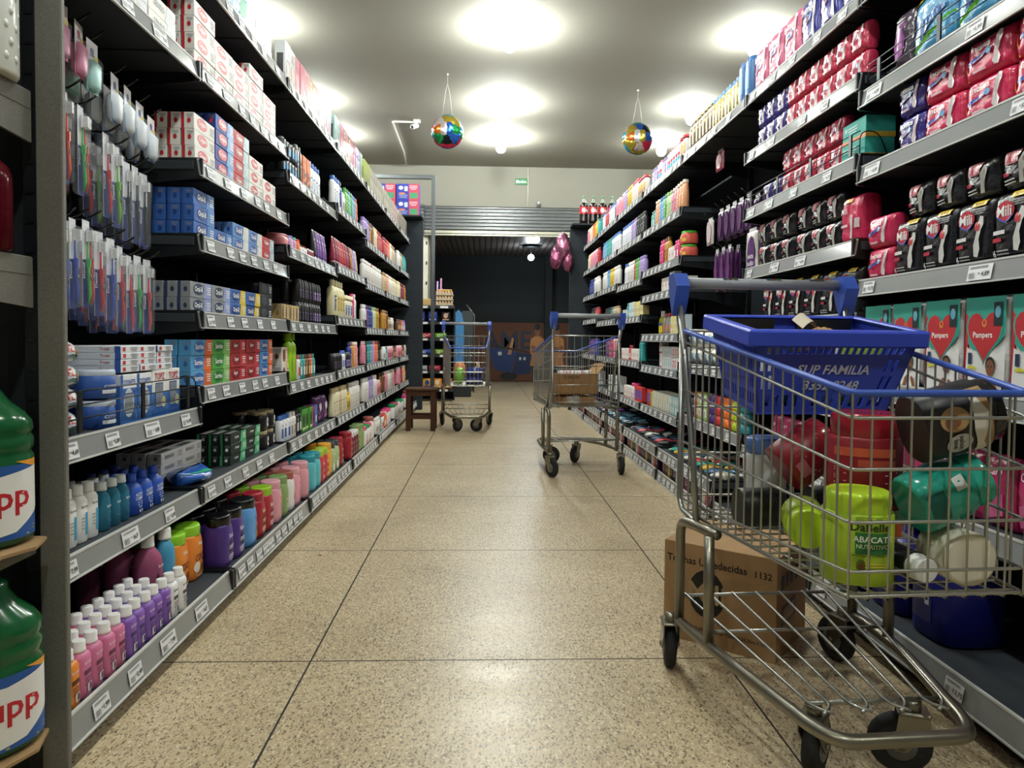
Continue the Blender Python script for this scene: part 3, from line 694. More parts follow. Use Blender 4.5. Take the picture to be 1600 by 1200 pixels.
D_('topzbox', carton(.088, .05, .135, 'f2f2f2', [R_(-1, 0, 1, .5, '2566b8'), R_(-.6, .18, .5, .72, '24406e'), E(.55, .3, .3, .12, 'd8d090'), T('TOPZ', 0, .86, .15, .7, 'c01f30')]+[R_(-.52+.16*k, .2, -.45+.16*k, .7, 'c8d4e2') for k in range(6)], [R_(-1, 0, 1, .5, '2566b8')]), 'white swab box with red lettering', 'box', 'cotton_swab_box')
D_('kit', carton(.10, .22, .017, 'e4e8f0', [R_(-.8, .2, -.5, .8, 'c83a44'), Ln(.4, .7, .4, 3, .25, '888888')], [T('Trojal', .62, .5, .6, .2, 'b02030'), R_(.86, 0, 1, 1, '2a58b0')]), 'flat white dental floss kit box', 'box', 'flat_box')
D_('topz', pack(.17, .13, .055, 'f0f0ee', [('p', [(-1, 0), (1, 0), (1, .3), (.2, .42), (-.5, .3), (-1, .5)], '2a62b8'), ('p', [(-1, .2), (-.5, .12), (.2, .26), (1, .1), (1, .16), (.2, .34), (-.5, .2), (-1, .3)], '2f9a8a'), T('TOPZ', -.1, .68, .34, .5, 'c8202e'), E(.7, .4, .16, .3, 'e0c080')], bul=.3, e=2.6, seed=2), 'white cotton bag with red lettering', 'bag', 'cotton_bag')
D_('jug6', bottle(.17, .17, .25, '0a1478', 'round', 4, '0a1478', .3, .12, [R_(-.7, .2, .3, .62, '1c1c4a'), T('6L', -.3, .66, .07, .2, '6a6a38'), R_(.0, .4, .2, .55, 'a0a0b0')]), 'dark blue six litre jug', 'jug', 'liquid_jug')
def brush_bottle(): pass
SC = lambda c: [Ln(0, .62, .5, 3, .05, c), R_(-.55, .3, .55, .42, c), Ln(0, .24, .5, 3, .05, c)]
for k, c, ct, d in (('rem_o', 'f08c14', '5a2a08', 'small orange remover bottle'), ('rem_p', 'd873a0', '6a2a50', 'small pink remover bottle'), ('rem_v', '8558b8', '3a2070', 'small purple remover bottle'), ('rem_w', 'eeeeee', '404048', 'small white remover bottle')):
    D_(k, bottle(.044, .04, .122, c, 'square', 3.6, 'f4f2f0', .62, .2, [T('farmax', 0, .76, .07, .7, ct if k == 'rem_w' else 'f4d8e8'), R_(-.6, .5, .6, .6, ct), Ln(0, .42, .55, 4, .045, ct), R_(-.2, .12, .6, .3, 'd8d0d4'), R_(.1, .14, .5, .28, ct)]), d, 'bottle', 'remover_bottle')
D_('big_p', bottle(.082, .075, .212, 'cf6d98', 'round', 2.2, 'f2f0ee', .42, .16, [T('farmax', .1, .7, .05, .5, 'f8dce8'), Ln(.1, .6, .5, 3, .04, '7a2a50'), ('p', [(-.5, .55), (-.38, .6), (-.26, .55), (-.38, .5)], '3a1428'), Ln(.1, .42, .5, 6, .035, '8a3460')], kind='gel'), 'large pink remover bottle with white cap', 'bottle', 'remover_bottle')
D_('big_b', bottle(.058, .055, .212, '3a9cc8', 'round', 2.2, 'f2f2f2', .6, .15, [Ln(.3, .6, .4, 6, .06, 'd8f0fa')]), 'tall blue remover bottle with white cap', 'bottle', 'remover_bottle')
D_('acw', bottle(.044, .038, .14, 'f0f0ee', 'square', 3.2, 'f2f2f0', .6, .18, [R_(.1, .15, .7, .62, '2fa0d0'), T('farmax', 0, .76, .06, .6, '6a6a74'), Ln(-.35, .5, .25, 4, .07, '9aa')]), 'white acetone bottle with blue label', 'bottle', 'acetone_bottle') if False else D_('acw', bottle(.044, .038, .14, 'f0f0ee', 'square', 3.2, 'f2f2f0', .6, .18, [R_(.1, .15, .7, .62, '2fa0d0'), T('farmax', 0, .76, .06, .6, '6a6a74'), Ln(-.35, .5, .25, 4, .07, '99aaaa')]), 'white acetone bottle with blue label', 'bottle', 'acetone_bottle')
D_('act', bottle(.046, .042, .125, '3f9cc4', 'round', 2.4, 'dfe8ea', .6, .17, [T('farmax', .2, .6, .07, .6, 'cfeaf4'), Ln(0, .4, .6, 4, .07, '1f6a90')], kind='gel'), 'clear blue acetone bottle with pale cap', 'bottle', 'acetone_bottle')
D_('acb', bottle(.06, .05, .115, '1f58c8', 'round', 2.6, '1a4cb8', .42, .2, [T('ACETONA', .1, .62, .1, .75, 'e8f0ff'), T('CREMOSA', .1, .5, .1, .75, 'e8f0ff'), Ln(.1, .36, .5, 3, .07, 'b8ccf4'), E(-.1, .12, .1, .05, 'e8f0ff'), E(.3, .12, .1, .05, 'e8f0ff')]), 'royal blue creamy acetone bottle', 'bottle', 'acetone_bottle')
D_('wipes', pack(.2, .14, .05, '1f62c0', [T('DISCOS', -.2, .62, .16, .5, 'e8f0ff'), T('ALGODAO', -.2, .36, .16, .5, 'e8f0ff'), ('p', [(.3, 0), (1, 0), (1, .4)], 'e4e8ec'), ('p', [(-1, .9), (.2, .9), (.9, .55), (.2, .75)], '30b890')], bul=.5, e=1.4, seed=5), 'blue bag of cotton discs lying flat', 'bag', 'cotton_bag')
def hcj(k, body, lid, d, lab=(), H=.175, W=.098, **kw): D_(k, jar(W, H, body, lid, lab, **kw), d, 'jar', 'hair_cream_jar')
skl = lambda c, c2: [T('Skala', .1, .72, .1, .5, c), E(.2, .45, .45, .16, c2), T('CRESPO', .2, .45, .09, .55, c), Ln(.1, .24, .5, 3, .05, c)]
hcj('j_or', 'f08a1e', '93d61a', 'orange cream jar with lime lid', [T('Skala', .1, .8, .08, .4, 'f8f0e0'), T('COCO', .1, .5, .16, .7, '5a2a10'), E(-.4, .3, .35, .12, 'f6ecd8'), E(.4, .25, .3, .1, '7a4a20'), Ln(0, .16, .6, 3, .04, 'f8e8c8')])
hcj('j_pu', '4b2f88', '101014', 'purple cream jar with black lid', skl('e8e0f8', '2a1858'))
hcj('j_bl', '5aa0e4', '15171c', 'sky blue cream jar with black lid', [T('Skala', .3, .7, .08, .3, '1a4a90'), E(.5, .35, .3, .2, 'e8c030'), E(.45, .4, .2, .1, '20606a')], W=.11)
hcj('j_rr', 'a81c30', 'a31a30', 'dark red cream jar with red lid', skl('f0e0b0', '7a1020'))
hcj('j_rl', 'b02438', '96cc1c', 'dark red cream jar with lime lid', skl('f4f0e8', '8a1626'))
hcj('j_pk', 'e8a0b0', 'e6a4b2', 'pale pink cream jar with pink lid', [T('Skala', .3, .7, .08, .3, 'b83860'), Ln(.3, .5, .35, 5, .06, 'b83860')])
hcj('j_gr', '8aa866', '7c9c5c', 'sage green cream jar with green lid', [T('Jaborandi', .2, .5, .09, .5, 'e4ecc8'), Ln(.2, .36, .4, 3, .05, 'e4ecc8')])
hcj('j_wb', 'f0ecec', 'a85a50', 'white cream jar with copper lid', [E(.5, .4, .3, .14, 'b04060'), R_(.2, .3, .8, .36, '8a3040')])
hcj('j_tq', '55c4d0', '1795a8', 'turquoise cream jar with teal lid', [T('Dove', .5, .55, .1, .4, '107088')], H=.18)
hcj('j_rd', 'd84048', 'a8cc38', 'red cream jar with green lid', skl('f8f0e0', 'b02030'), W=.085)
hcj('j_ye', 'f2b01c', 'f0a818', 'yellow cream jar with yellow lid', [Ln(.3, .6, .3, 6, .07, '8a5a10')], H=.185, W=.09)
hcj('j_gw', 'b4cc90', '3c4448', 'green patterned cream jar with dark lid', [E(0, .6, .3, .2, 'f0f4e8'), E(0, .6, .18, .12, '88ac60'), E(.6, .3, .3, .2, 'f0f4e8'), E(.6, .3, .18, .12, '88ac60'), E(-.5, .25, .25, .17, 'f0f4e8')], W=.1)
hcj('j_bu', '742238', 'e4e0e0', 'burgundy cream jar with white lid', skl('f0e0e0', '50101f'), W=.075, H=.16)
hcj('j_wp', 'f0eeee', 'e83a80', 'white cream jar with pink lid', skl('c04070', 'f4d0dc'), W=.08, H=.14)
hcj('j_wg', 'f0eeee', '1f9a58', 'white cream jar with green lid', [E(.2, .5, .4, .2, '3a1a14'), R_(-.5, .1, .5, .3, 'd06030')], W=.08, H=.14)
hcj('j_wo', 'e87a28', 'f0eeea', 'orange cream jar with white lid', [Ln(0, .6, .5, 3, .1, 'fff0e0')], W=.07, H=.13)
hcj('blackjar', '17171b', 'a89a78', 'black jar with beige lid', [E(.3, .5, .38, .3, 'f0f0f0'), T('Sou', .3, .5, .18, .4, '222222')], H=.085, W=.09)
hcj('tubp', 'e88a90', 'e48e98', 'wide salmon pink tub', [E(.4, .5, .2, .2, 'a84050')], H=.07, W=.12)
hcj('tubg', 'e05a4a', '4cc030', 'red tub with bright green lid', [R_(-1, .2, 1, .8, 'd84a4a'), R_(-.8, .5, .2, .7, 'f0d050'), R_(.4, .2, .9, .5, 'e8c030')], H=.085, W=.12)
for k, b_, l_, d in (('sj_l', 'c8a0d0', '9a88c8', 'small lilac jar'), ('sj_t', 'd08ab0', '3fc0a8', 'small pink jar with aqua lid'), ('sj_o', 'f07a20', 'e03a30', 'small orange jar with red lid'), ('sj_w', 'e8e8e8', '801c28', 'tiny white and wine jar'), ('sj_k', '8a1c28', 'f0f0f0', 'tiny wine jar with white lid')):
    hcj(k, b_, l_, d, [], H=.075 if k not in ('sj_w', 'sj_k') else .055, W=.06 if k not in ('sj_w', 'sj_k') else .045)
def sb(k, W, D, H, c, cap, d, prof='shoulder', lab=None, n=2.6, capw=.5, caph=.15, kind='plastic', cat='bottle', name='shampoo_bottle', lc='ffffff', band=None):
    if lab is None:
        lab = ([R_(-.62, .2, .62, .68, band)] if band else [])+[R_(-.4, .56, .4, .62, lc), Ln(0, .46, .4, 3, .06, lc), E(0, .26, .22, .06, lc)]
    D_(k, bottle(W, D, H, c, prof, n, cap, capw, caph, lab, kind, capkind='plastic'), d, cat, name)
sb('b_cream', .085, .055, .235, 'efe6b8', 'e4d8a4', 'large cream shampoo bottle', band='f0c820', lc='203a80', n=3.4, capw=.4)
sb('b_creamb', .085, .055, .235, 'efe6b8', 'e4d8a4', 'large cream shampoo bottle with blue label', band='2a4a9c', lc='f0e8c0', n=3.4, capw=.4)
sb('b_dabelle', .09, .06, .16, 'f0ead0', 'e8dcb0', 'cream lotion jar with blue label', band='1f58b0', lc='f0f0f0', n=3.2, capw=.8, caph=.16)
sb('b_lime', .075, .05, .24, 'a4e010', '9ad80c', 'tall lime green shampoo bottle', lab=[E(.3, .4, .35, .22, '8a5a2a'), Ln(.2, .75, .4, 3, .04, '5a8a10')], n=2.4, capw=.55)
sb('b_limes', .04, .035, .12, 'b8e040', '86c818', 'small lime green bottle', band='3a8a3a')
sb('b_dark', .05, .05, .2, '3a3c40', '1e1f22', 'black and silver spray can', prof='can', lc='9aa0a8', capw=.8, kind='metal', band='202226')
sb('b_vult', .045, .045, .085, '2a2c30', '55585c', 'small dark spray can with blue label', prof='can', lc='5ab0e0', band='4aa0d8', capw=.7)
sb('b_cans', .05, .05, .115, '16171a', '222428', 'black deodorant can', prof='can', lc='8a7ab0', band='2c2a30', capw=.9)
sb('b_canp', .05, .05, .115, '141518', '1e2024', 'black spray can with purple label', prof='can', lc='e8e8e8', band='6a4a90', capw=.9)
for k, c, cap, lc, d in (('s_white', 'efece8', 'e8e4e0', '9a8a80', 'white shampoo bottle'), ('s_wr', 'efece8', 'c83040', 'c83040', 'white shampoo bottle with red cap'), ('s_wb', 'eef0f4', '2f6ac0', '2f5aa8', 'white bottle with blue cap'), ('s_cr', 'ece2c0', 'd8c890', '6a5a30', 'cream conditioner bottle'),
        ('s_pk', 'e890a8', 'f0d0d8', 'a03058', 'pink shampoo bottle'), ('s_mg', 'd81a70', 'e8307c', 'ffffff', 'magenta shampoo bottle'), ('s_db', '28409a', '1c2c70', 'c8d0f0', 'dark blue shampoo bottle'), ('s_pu', '6a3a90', '4a2470', 'e0d0f0', 'purple shampoo bottle'),
        ('s_li', 'a892d0', '8a74b8', 'f0e8ff', 'lilac shampoo bottle'), ('s_go', 'c89030', '8a5a20', '4a2a10', 'golden shampoo bottle'), ('s_br', '7a4a2a', '50301c', 'e8c890', 'brown shampoo bottle'), ('s_or', 'e87030', 'c85018', 'fff0e0', 'orange shampoo bottle'),
        ('s_rd', 'c02838', '901824', 'f8e0d0', 'red shampoo bottle'), ('s_wi', '8a1c3c', '601028', 'f0c8c8', 'wine red shampoo bottle'), ('s_te', '1fa0a0', '14807e', 'e0f8f8', 'teal shampoo bottle'), ('s_gn', '58b040', '2f8a30', 'f0ffe0', 'green shampoo bottle'),
        ('s_lg', 'c8dcb0', '90b868', '4a7a30', 'pale green shampoo bottle'), ('s_bk', '1e1f24', '101114', 'd8d8d8', 'black shampoo bottle'), ('s_be', 'd8c0a0', 'a88860', '6a4a2a', 'beige shampoo bottle'), ('s_sb', '60a8dc', '2f78b8', 'ffffff', 'sky blue shampoo bottle'), ('s_ye', 'ecc830', 'd8a818', '7a5010', 'yellow shampoo bottle'),
        ('s_peach', 'e8a070', 'e8d0b8', 'fff0e0', 'peach shower gel bottle'), ('s_bge', 'b8a078', 'c8b898', '6a5838', 'beige shower gel bottle')):
    pr = 'bullet' if k in ('s_peach', 's_bge') else random.choice(['shoulder', 'square', 'waist'])
    sb(k, .06, .042, .185, c, cap, d, lc=lc, prof=pr, capw=.62 if pr == 'bullet' else .5, caph=.12 if pr == 'bullet' else .14, kind='plastic')
    DES[k+'S'] = [bottle(.05, .036, .13, c, 'square', 3, cap, .55, .16, [R_(-.6, .2, .6, .6, lc), Ln(0, .75, .4, 2, .06, lc)]), d.replace('shampoo bottle', 'small bottle').replace('conditioner bottle', 'small bottle'), 'bottle', 'small_bottle', None]
    D_('t'+k[1:], tube(.06, .04, .175, c, cap, [R_(-.4, .6, .4, .68, lc), Ln(0, .5, .35, 4, .05, lc)]), d.replace('bottle', 'tube').replace('shampoo', 'hair cream').replace('conditioner', 'hair cream'), 'tube', 'cream_tube')
def dye(k, c, c2, win, d, H=.19):
    D_(k, carton(.085, .05, H, c, [R_(-.7, .1, .6, .58, c2), E(.0, .36, .42, .2, win), T('cor', 0, .84, .09, .5, c2), Ln(0, .74, .5, 2, .05, c2)], [R_(-.6, .1, .6, .7, c2)], kind='gloss'), d, 'box', 'hair_dye_box')
for k, c, c2, wn, d in (('d_si', 'd0d0d0', '403838', 'e0602a', 'silver hair dye box with orange picture'), ('d_pk', 'd87a90', 'a8283c', 'c83048', 'pink hair dye box'), ('d_rd', 'e0a0a8', '8a2030', '4a1820', 'rose hair dye box'), ('d_tn', 'c89878', 'e8d8c0', 'a0603a', 'tan hair dye box'),
        ('d_mg', '902050', 'e8a0c0', '50102a', 'magenta hair dye box'), ('d_te', '9acac4', '204a48', '204038', 'teal hair dye box'), ('d_br', 'a87868', 'e8d8d0', '50302a', 'brown hair dye box'), ('d_pu', '9a6ab0', 'e8d8f0', '482060', 'purple hair dye box'), ('d_li', 'b8c850', '707a20', '403818', 'lime hair dye box'),
        ('d_wh', 'b6b2a6', '9c9684', 'b8b0a0', 'off-white hair dye box'), ('d_wr', 'b8b0a8', 'c8a0a0', 'b88888', 'cream and rose hair dye box'), ('d_wk', 'b8b0a4', '706458', '50483e', 'grey brown hair dye box')): dye(k, c, c2, wn, d)
D_('bigblue', carton(.26, .2, .13, '3f8ac0', [R_(-.9, .1, .9, .3, '2a6ca8'), Ln(-.2, .8, .6, 4, .1, 'cfe4f2'), R_(.3, .35, .9, .9, '2f9a78')], kind='film'), 'big blue wrapped box', 'box', 'wrapped_box')
D_('greybox', carton(.1, .06, .055, 'b8bcc0', [Ln(0, .7, .7, 4, .16, '7a7e84')], kind='film'), 'small grey wrapped box', 'box', 'wrapped_box')
D_('teal', carton(.12, .16, .185, '2fa098', [R_(-1, 0, 1, .1, '1f8078')], [Ln(0, .85, .4, 2, .04, '125a54'), R_(.15, .7, .3, .76, '125a54')], kind='film'), 'tall teal wrapped box', 'box', 'wrapped_box')
D_('oxbox', carton(.075, .04, .17, 'e8731e', [T('OX', 0, .84, .1, .6, '3a1a0a'), R_(-.8, .3, -.1, .6, '2a1a14'), R_(.1, .4, .8, .5, '3a2014'), R_(-.8, .06, .2, .2, '2a1a14'), R_(.1, .16, .8, .28, '3a2014')], [R_(-.8, .1, .8, .8, 'd8651a')]), 'orange box with black lettering', 'box', 'hair_cream_box')
D_('gpack', carton(.07, .05, .12, '4a9a38', [E(0, .5, .6, .3, '14301a'), R_(-.8, .1, .8, .2, 'd0e8a0')]), 'green box with black circle', 'box', 'small_box')
D_('ppack', carton(.06, .05, .12, 'b02878', [E(0, .5, .6, .3, '3a1028')]), 'magenta box with dark circle', 'box', 'small_box')
D_('bpack', carton(.05, .04, .12, '3a78c8', [R_(-.6, .2, .6, .5, 'e0e8f8')]), 'blue narrow box', 'box', 'small_box')
D_('ppouch', pack(.13, .06, .16, '5a2468', [E(-.1, .6, .2, .15, 'f0eef0'), E(.45, .62, .2, .15, 'f0eef0'), R_(-.6, .15, .7, .3, '8a3a8a')], seed=8), 'purple refill pouch with white circles', 'pouch', 'refill_pouch')
# feminine care, diapers, on the right rack
def intim(k, c, c2, d, W, H, D=.07, seed=1, txt='Intimus', big=False):
    D_(k, pack(W, D, H, c, [R_(-.98, .02, -.86, .98, 'e8b81c'), T(txt, -.15, .76, .17, .66, 'ffffff'), ('p', [(-.7, .36), (.1, .52), (.12, .6), (-.7, .46)], c2), E(.2, .56, .1, .09, '6ab0e8'),
        ('p', [(.45, .12), (.6, .1), (.72, .25), (.62, .42), (.72, .6), (.8, .75), (.78, .9), (.66, .92), (.58, .78), (.54, .58), (.46, .4), (.4, .2)], 'e8dce0'), R_(-.5, .12, .1, .18, 'f0d0d8')], seed=seed, crink=.005, e=5, bul=.12), d, 'pack', 'sanitary_pad_pack')
intim('i_pk', 'd81f5a', '3a5ec0', 'pink sanitary pad pack', .165, .10)
intim('i_pk2', 'd81f5a', '3a5ec0', 'pink sanitary pad pack', .138, .10, seed=7)
intim('i_bl', '3a2c8c', '6a2a6a', 'violet sanitary pad pack', .12, .10, seed=2)
intim('i_tall', 'dc6a94', '4a62c0', 'tall pink sanitary pad pack', .155, .19, seed=3)
intim('i_tb', '2f3498', '8a2a60', 'tall blue sanitary pad pack', .155, .185, seed=4)
intim('i_sm', 'c82850', '8a3a70', 'small pink sanitary pad pack', .098, .095, D=.06, seed=5, txt='Sym')
intim('i_smb', '34308c', '7a3a80', 'small violet sanitary pad pack', .098, .095, D=.06, seed=6, txt='Sym')
D_('mili', pack(.132, .075, .165, '17181f', [E(-.3, .72, .48, .15, 'c01f38'), ('p', [(-.78, .68), (-.3, .56), (.18, .66), (-.1, .57), (-.3, .545), (-.6, .6)], '3a5ac0'), T('Mili', -.32, .72, .16, .4, 'f4f4f4'), R_(.0, .9, .8, .985, 'f0c81c'), T('SUAVE', .4, .943, .05, .3, '6a3010'),
    ('p', [(.2, .12), (.42, .1), (.55, .22), (.5, .38), (.62, .52), (.74, .6), (.72, .72), (.56, .74), (.42, .62), (.36, .46), (.2, .3)], 'd8d8d4'), E(.42, .58, .15, .075, 'c83040'), R_(-.95, .38, -.2, .44, 'e8e8e8'), R_(-.95, .27, -.4, .33, 'c02840'), T('16', -.8, .1, .1, .2, 'f0f0f0'), Ln(-.3, .12, .3, 2, .05, 'b0b0b0'), Ln(.5, .84, .35, 3, .035, 'a0a0a0')], seed=9, crink=.002, e=6, bul=.08), 'black sanitary pad pack', 'pack', 'sanitary_pad_pack')
D_('milip', pack(.13, .085, .165, 'd81f58', [R_(-.7, .86, .3, .94, 'e8a01c'), T('Mili', -.5, .7, .13, .4, 'f8d8e0'), ('p', [(.1, .1), (.3, .1), (.4, .3), (.4, .55), (.3, .6), (.15, .5), (.2, .3)], 'e0dcdc'), R_(-.9, .36, -.1, .41, 'f0d0d8'), R_(.6, .3, .95, .5, 'd8c8cc')], seed=10, e=6, bul=.08), 'bright pink sanitary pad pack', 'pack', 'sanitary_pad_pack')
D_('milis', pack(.115, .075, .10, '16171c', [R_(-.7, .6, .2, .9, 'b06070'), E(-.2, .75, .3, .12, 'c03a4a'), ('p', [(.1, .1), (.35, .1), (.45, .4), (.6, .7), (.4, .8), (.2, .5)], 'c8c4c0'), R_(-.9, .3, -.3, .4, 'b03048'), Ln(-.4, .2, .4, 2, .08, 'd0d0d0')], seed=11, crink=.009, e=4, bul=.2), 'small crinkled black pad pack', 'pack', 'sanitary_pad_pack')
D_('greend', pack(.19, .1, .2, '3f98c8', [('p', [(-1, 0), (1, 0), (1, .5), (.2, .38), (-1, .2)], '6ad024'), ('p', [(-1, .85), (-.2, .98), (1, .9), (1, .98), (-1, .99)], 'd8b820'), ('p', [(-.4, .3), (.2, .5), (.9, .62), (.3, .66), (-.5, .5)], '2f6ab0')], seed=12, crink=.008, e=4, bul=.2), 'green and blue diaper pack', 'pack', 'diaper_pack')
D_('dkpur', pack(.09, .08, .2, '4a3a4c', [('p', [(-.6, .2), (.4, .3), (.6, .8), (-.3, .7)], 'a050a0'), Ln(0, .85, .5, 3, .06, 'b8b0b8')], seed=13, crink=.009), 'dark purple crinkled pack', 'pack', 'diaper_pack')
D_('tealc', carton(.15, .1, .07, '2fb0a4', [R_(-1, 0, 1, .2, 'e88a3a'), T('30', -.7, .7, .2, .2, 'e8f8f4'), Ln(-.1, .7, .4, 3, .12, 'c8ece6')], [R_(-1, 0, 1, .25, 'd8b030')]), 'teal carton with orange stripe', 'box', 'carton')
def heart(cu, cv, ru, rv, c):
    pts = []
    for i in range(28):
        t = 2*pi*i/28; x = 16*sin(t)**3/17; y = (13*cos(t)-5*cos(2*t)-2*cos(3*t)-cos(4*t))/17; pts.append((cu+ru*x, cv+rv*y))
    return ('hp', pts, (cu, cv), c)
def pampers():
    it = pack(.148, .1, .25, 'f0f0f0', [], seed=14, crink=.003, e=6, bul=.06, name='diaper_pack'); b = it.parts[0][1]
    hx, hy, H = .05, .074, .25
    def mp(y, z, o): return (.0506+o, y*.93, H/2+(z-H/2)*.95)
    b.lay = 0
    b.prints([('p', [(-1, .55), (-1, 1), (1, 1), (1, .62), (.6, .5), (0, .45), (-.6, .45)], '28a898')], mp, .148, H, 0, 'print')
    b.prints([('p', [(-1, 0), (-.86, 0), (-.86, .8), (-1, .85)], 'c81f30'), ('p', [(-1, 0), (1, 0), (1, .46), (.5, .4), (0, .34), (-.9, .48)], 'ececec')], mp, .148, H, 0, 'print')
    for q, cc in ((1.1, '28a898'), (1, 'c81f2c')):
        b.lay += 1; _, pts, ce, c = heart(-.03, .62, .9*q, .31*q, cc); o = .0003+.00022*b.lay
        vs = [mp(ce[0]*.074, ce[1]*H, o)]+[mp(u*.074, v*H, o) for u, v in pts]; b.add(vs, [(0, 1+k, 1+(k+1) % len(pts)) for k in range(len(pts))], mat(cc, 'print'))
    b.prints([T('Pampers', -.1, .6, .08, .72, 'ffffff'), E(-.02, .73, .12, .04, 'e8a030'), E(-.02, .735, .07, .024, 'c81f2c'), R_(.45, .7, .85, .94, '1a2a34'), E(.65, .84, .14, .06, '60b0c8'), R_(-.8, .3, -.6, .42, '1c3c5c'), R_(-.8, .25, -.4, .28, 'e0d820')], mp, .148, H, 0, 'print')
    # printed picture of a baby with dark curls
    b.prints([E(.35, .0, .5, .11, 'f0eeee'), ('p', [(-.05, 0), (.1, .12), (.3, .14), (.6, .12), (.85, 0)], 'f4f2f2'), E(.35, .3, .24, .085, '2a1c16'), E(.35, .27, .2, .085, '8a5a3c'), E(.28, .285, .03, .012, '1a1210'), E(.43, .285, .03, .012, '1a1210'), E(.35, .23, .08, .014, 'a04838'), ('p', [(-.1, .0), (.05, .1), (.25, .14), (.3, .1), (.12, .0)], '8a5a3c'), ('p', [(.8, .0), (.7, .09), (.52, .13), (.46, .09), (.6, .0)], '8a5a3c')], mp, .148, H, 0, 'print')
    b.lay = 0
    b.prints([R_(-.8, 0, .8, .95, 'c01c2c')], lambda y, z, o: (-y, hy*.955+o+.002, z), .1, H, 0, 'print'); b.lay = 0
    return it
D_('pamp', pampers(), 'white diaper pack with red heart', 'pack', 'diaper_pack')
D_('carep', pack(.1, .06, .18, 'c02068', [T('Care', -.1, .8, .12, .5, 'f8d0e4'), ('p', [(-.6, .1), (.6, .2), (.5, .5), (-.5, .4)], 'e060a0')], seed=15, crink=.006), 'magenta care pack', 'pack', 'hygiene_pack')
D_('cotb', pack(.12, .1, .1, 'e8e4dc', [R_(-.2, .2, .5, .7, '78a8c8'), E(-.5, .5, .2, .2, 'f4f2ee')], seed=16, crink=.012, bul=.5, e=2), 'crinkled bag of cotton balls', 'bag', 'cotton_bag')
D_('wip', carton(.05, .09, .075, 'e8e6e2', [E(0, .5, .6, .34, 'd02c50'), T('30', 0, .5, .3, .6, 'f8f0f0'), R_(-.8, .05, .8, .12, '9ab8c8')]), 'white box with red oval', 'box', 'soap_box')
D_('wip2', carton(.05, .09, .075, 'e4e6e6', [E(0, .45, .5, .3, 'a8c4cc'), Ln(0, .85, .7, 2, .09, '8898a8')]), 'white box with pale blue oval', 'box', 'soap_box')
D_('soap', carton(.058, .06, .06, 'd8d4c0', [E(0, .5, .55, .38, 'efe8d8'), R_(-1, .0, -.8, 1, 'a8c0b0')]), 'pale soap carton with oval', 'box', 'soap_box')
D_('soapt', carton(.058, .06, .06, 'a8ccd0', [E(0, .5, .5, .38, 'eaf2f0')]), 'pale teal soap carton with oval', 'box', 'soap_box')
D_('soapo', carton(.08, .06, .075, 'd87030', [R_(-.7, .25, .7, .85, 'f0ece4'), R_(-.3, .3, .0, .7, '4a2818')]), 'orange carton with white label', 'box', 'soap_box')
D_('soapg', carton(.08, .06, .075, 'a0c068', [R_(-.7, .25, .7, .85, 'f0ece4'), R_(-.3, .3, .0, .7, '4a6828')]), 'green carton with white label', 'box', 'soap_box')
for k, c, d in (('n_pu', '5a2a80', 'purple'), ('n_rd', 'd82a30', 'red'), ('n_or', 'f07818', 'orange'), ('n_li', 'c0d81c', 'lime'), ('n_te', '2a90a0', 'teal'), ('n_gr', '4a9a30', 'green')):
    D_(k, bottle(.05, .05, .052, c, 'jarw', 2.6, c, .85, .3, [R_(-.5, .2, .5, .6, c)], name='tub'), 'small %s stacking tub' % d, 'tub', 'small_tub')
D_('oil', bottle(.045, .045, .17, 'b8b020', 'round', 2, 'e8e8e8', .35, .25, [R_(-.7, .1, .7, .6, 'e8d820'), R_(-.7, .5, .7, .66, '2a4aa0')], kind='gel'), 'yellow oil bottle with white cap', 'bottle', 'oil_bottle')
D_('pear', bottle(.075, .05, .15, 'd8d8dc', 'round', 2, 'e05060', .3, .15, [E(0, .35, .4, .25, 'f07838')], kind='clear'), 'clear baby shampoo bottle with orange label', 'bottle', 'shampoo_bottle')
D_('babyy', carton(.05, .05, .12, 'e8dc90', [R_(-.6, .2, .6, .7, 'f0ece0'), E(0, .45, .4, .15, 'd8b840')]), 'pale yellow baby soap box', 'box', 'soap_box')
D_('babyb', carton(.05, .05, .125, 'd0e0ec', [R_(-.6, .2, .6, .7, 'f0f4f8'), E(0, .45, .4, .15, '88b0d8')]), 'pale blue baby soap box', 'box', 'soap_box')
D_('redwh', carton(.07, .05, .1, 'efeae6', [R_(-1, .0, 1, .12, 'c8303a'), R_(-.5, .3, .5, .8, 'e8dcd8'), E(0, .5, .2, .1, 'c8303a')]), 'white box with red base', 'box', 'soap_box')
D_('brk', carton(.06, .04, .12, 'd83028', [R_(-.7, .2, .7, .8, '3a58c0')]), 'red and blue box', 'box', 'small_box')
D_('yelb', carton(.045, .04, .11, 'f0d018', [Ln(0, .8, .6, 6, .12, '5a4010')]), 'bright yellow box', 'box', 'small_box')
D_('kidr', bottle(.06, .045, .15, 'e8e4e8', 'square', 3, 'd83a40', .9, .12, [R_(-.8, .1, .8, .75, 'e8c030'), E(-.2, .5, .4, .14, 'c83050'), E(.3, .3, .3, .12, '6a3a9a')], name='tub'), 'childrens shampoo bottle with red lid', 'bottle', 'shampoo_bottle')
D_('clg', bottle(.06, .05, .19, 'b8a888', 'round', 2.2, 'c8b890', .5, .1, [R_(-.5, .2, .5, .6, 'd8ccb0')], kind='foil'), 'shiny gold wrapped bottle', 'bottle', 'wrapped_bottle')
D_('rwb', bottle(.055, .04, .14, 'e8e8ec', 'can', 3, 'd83048', .7, .14, [R_(-.9, .1, .9, .4, '4ab0d8'), R_(-.9, .45, .9, .6, 'd83040')]), 'white bottle with blue and red bands', 'bottle', 'body_bottle')
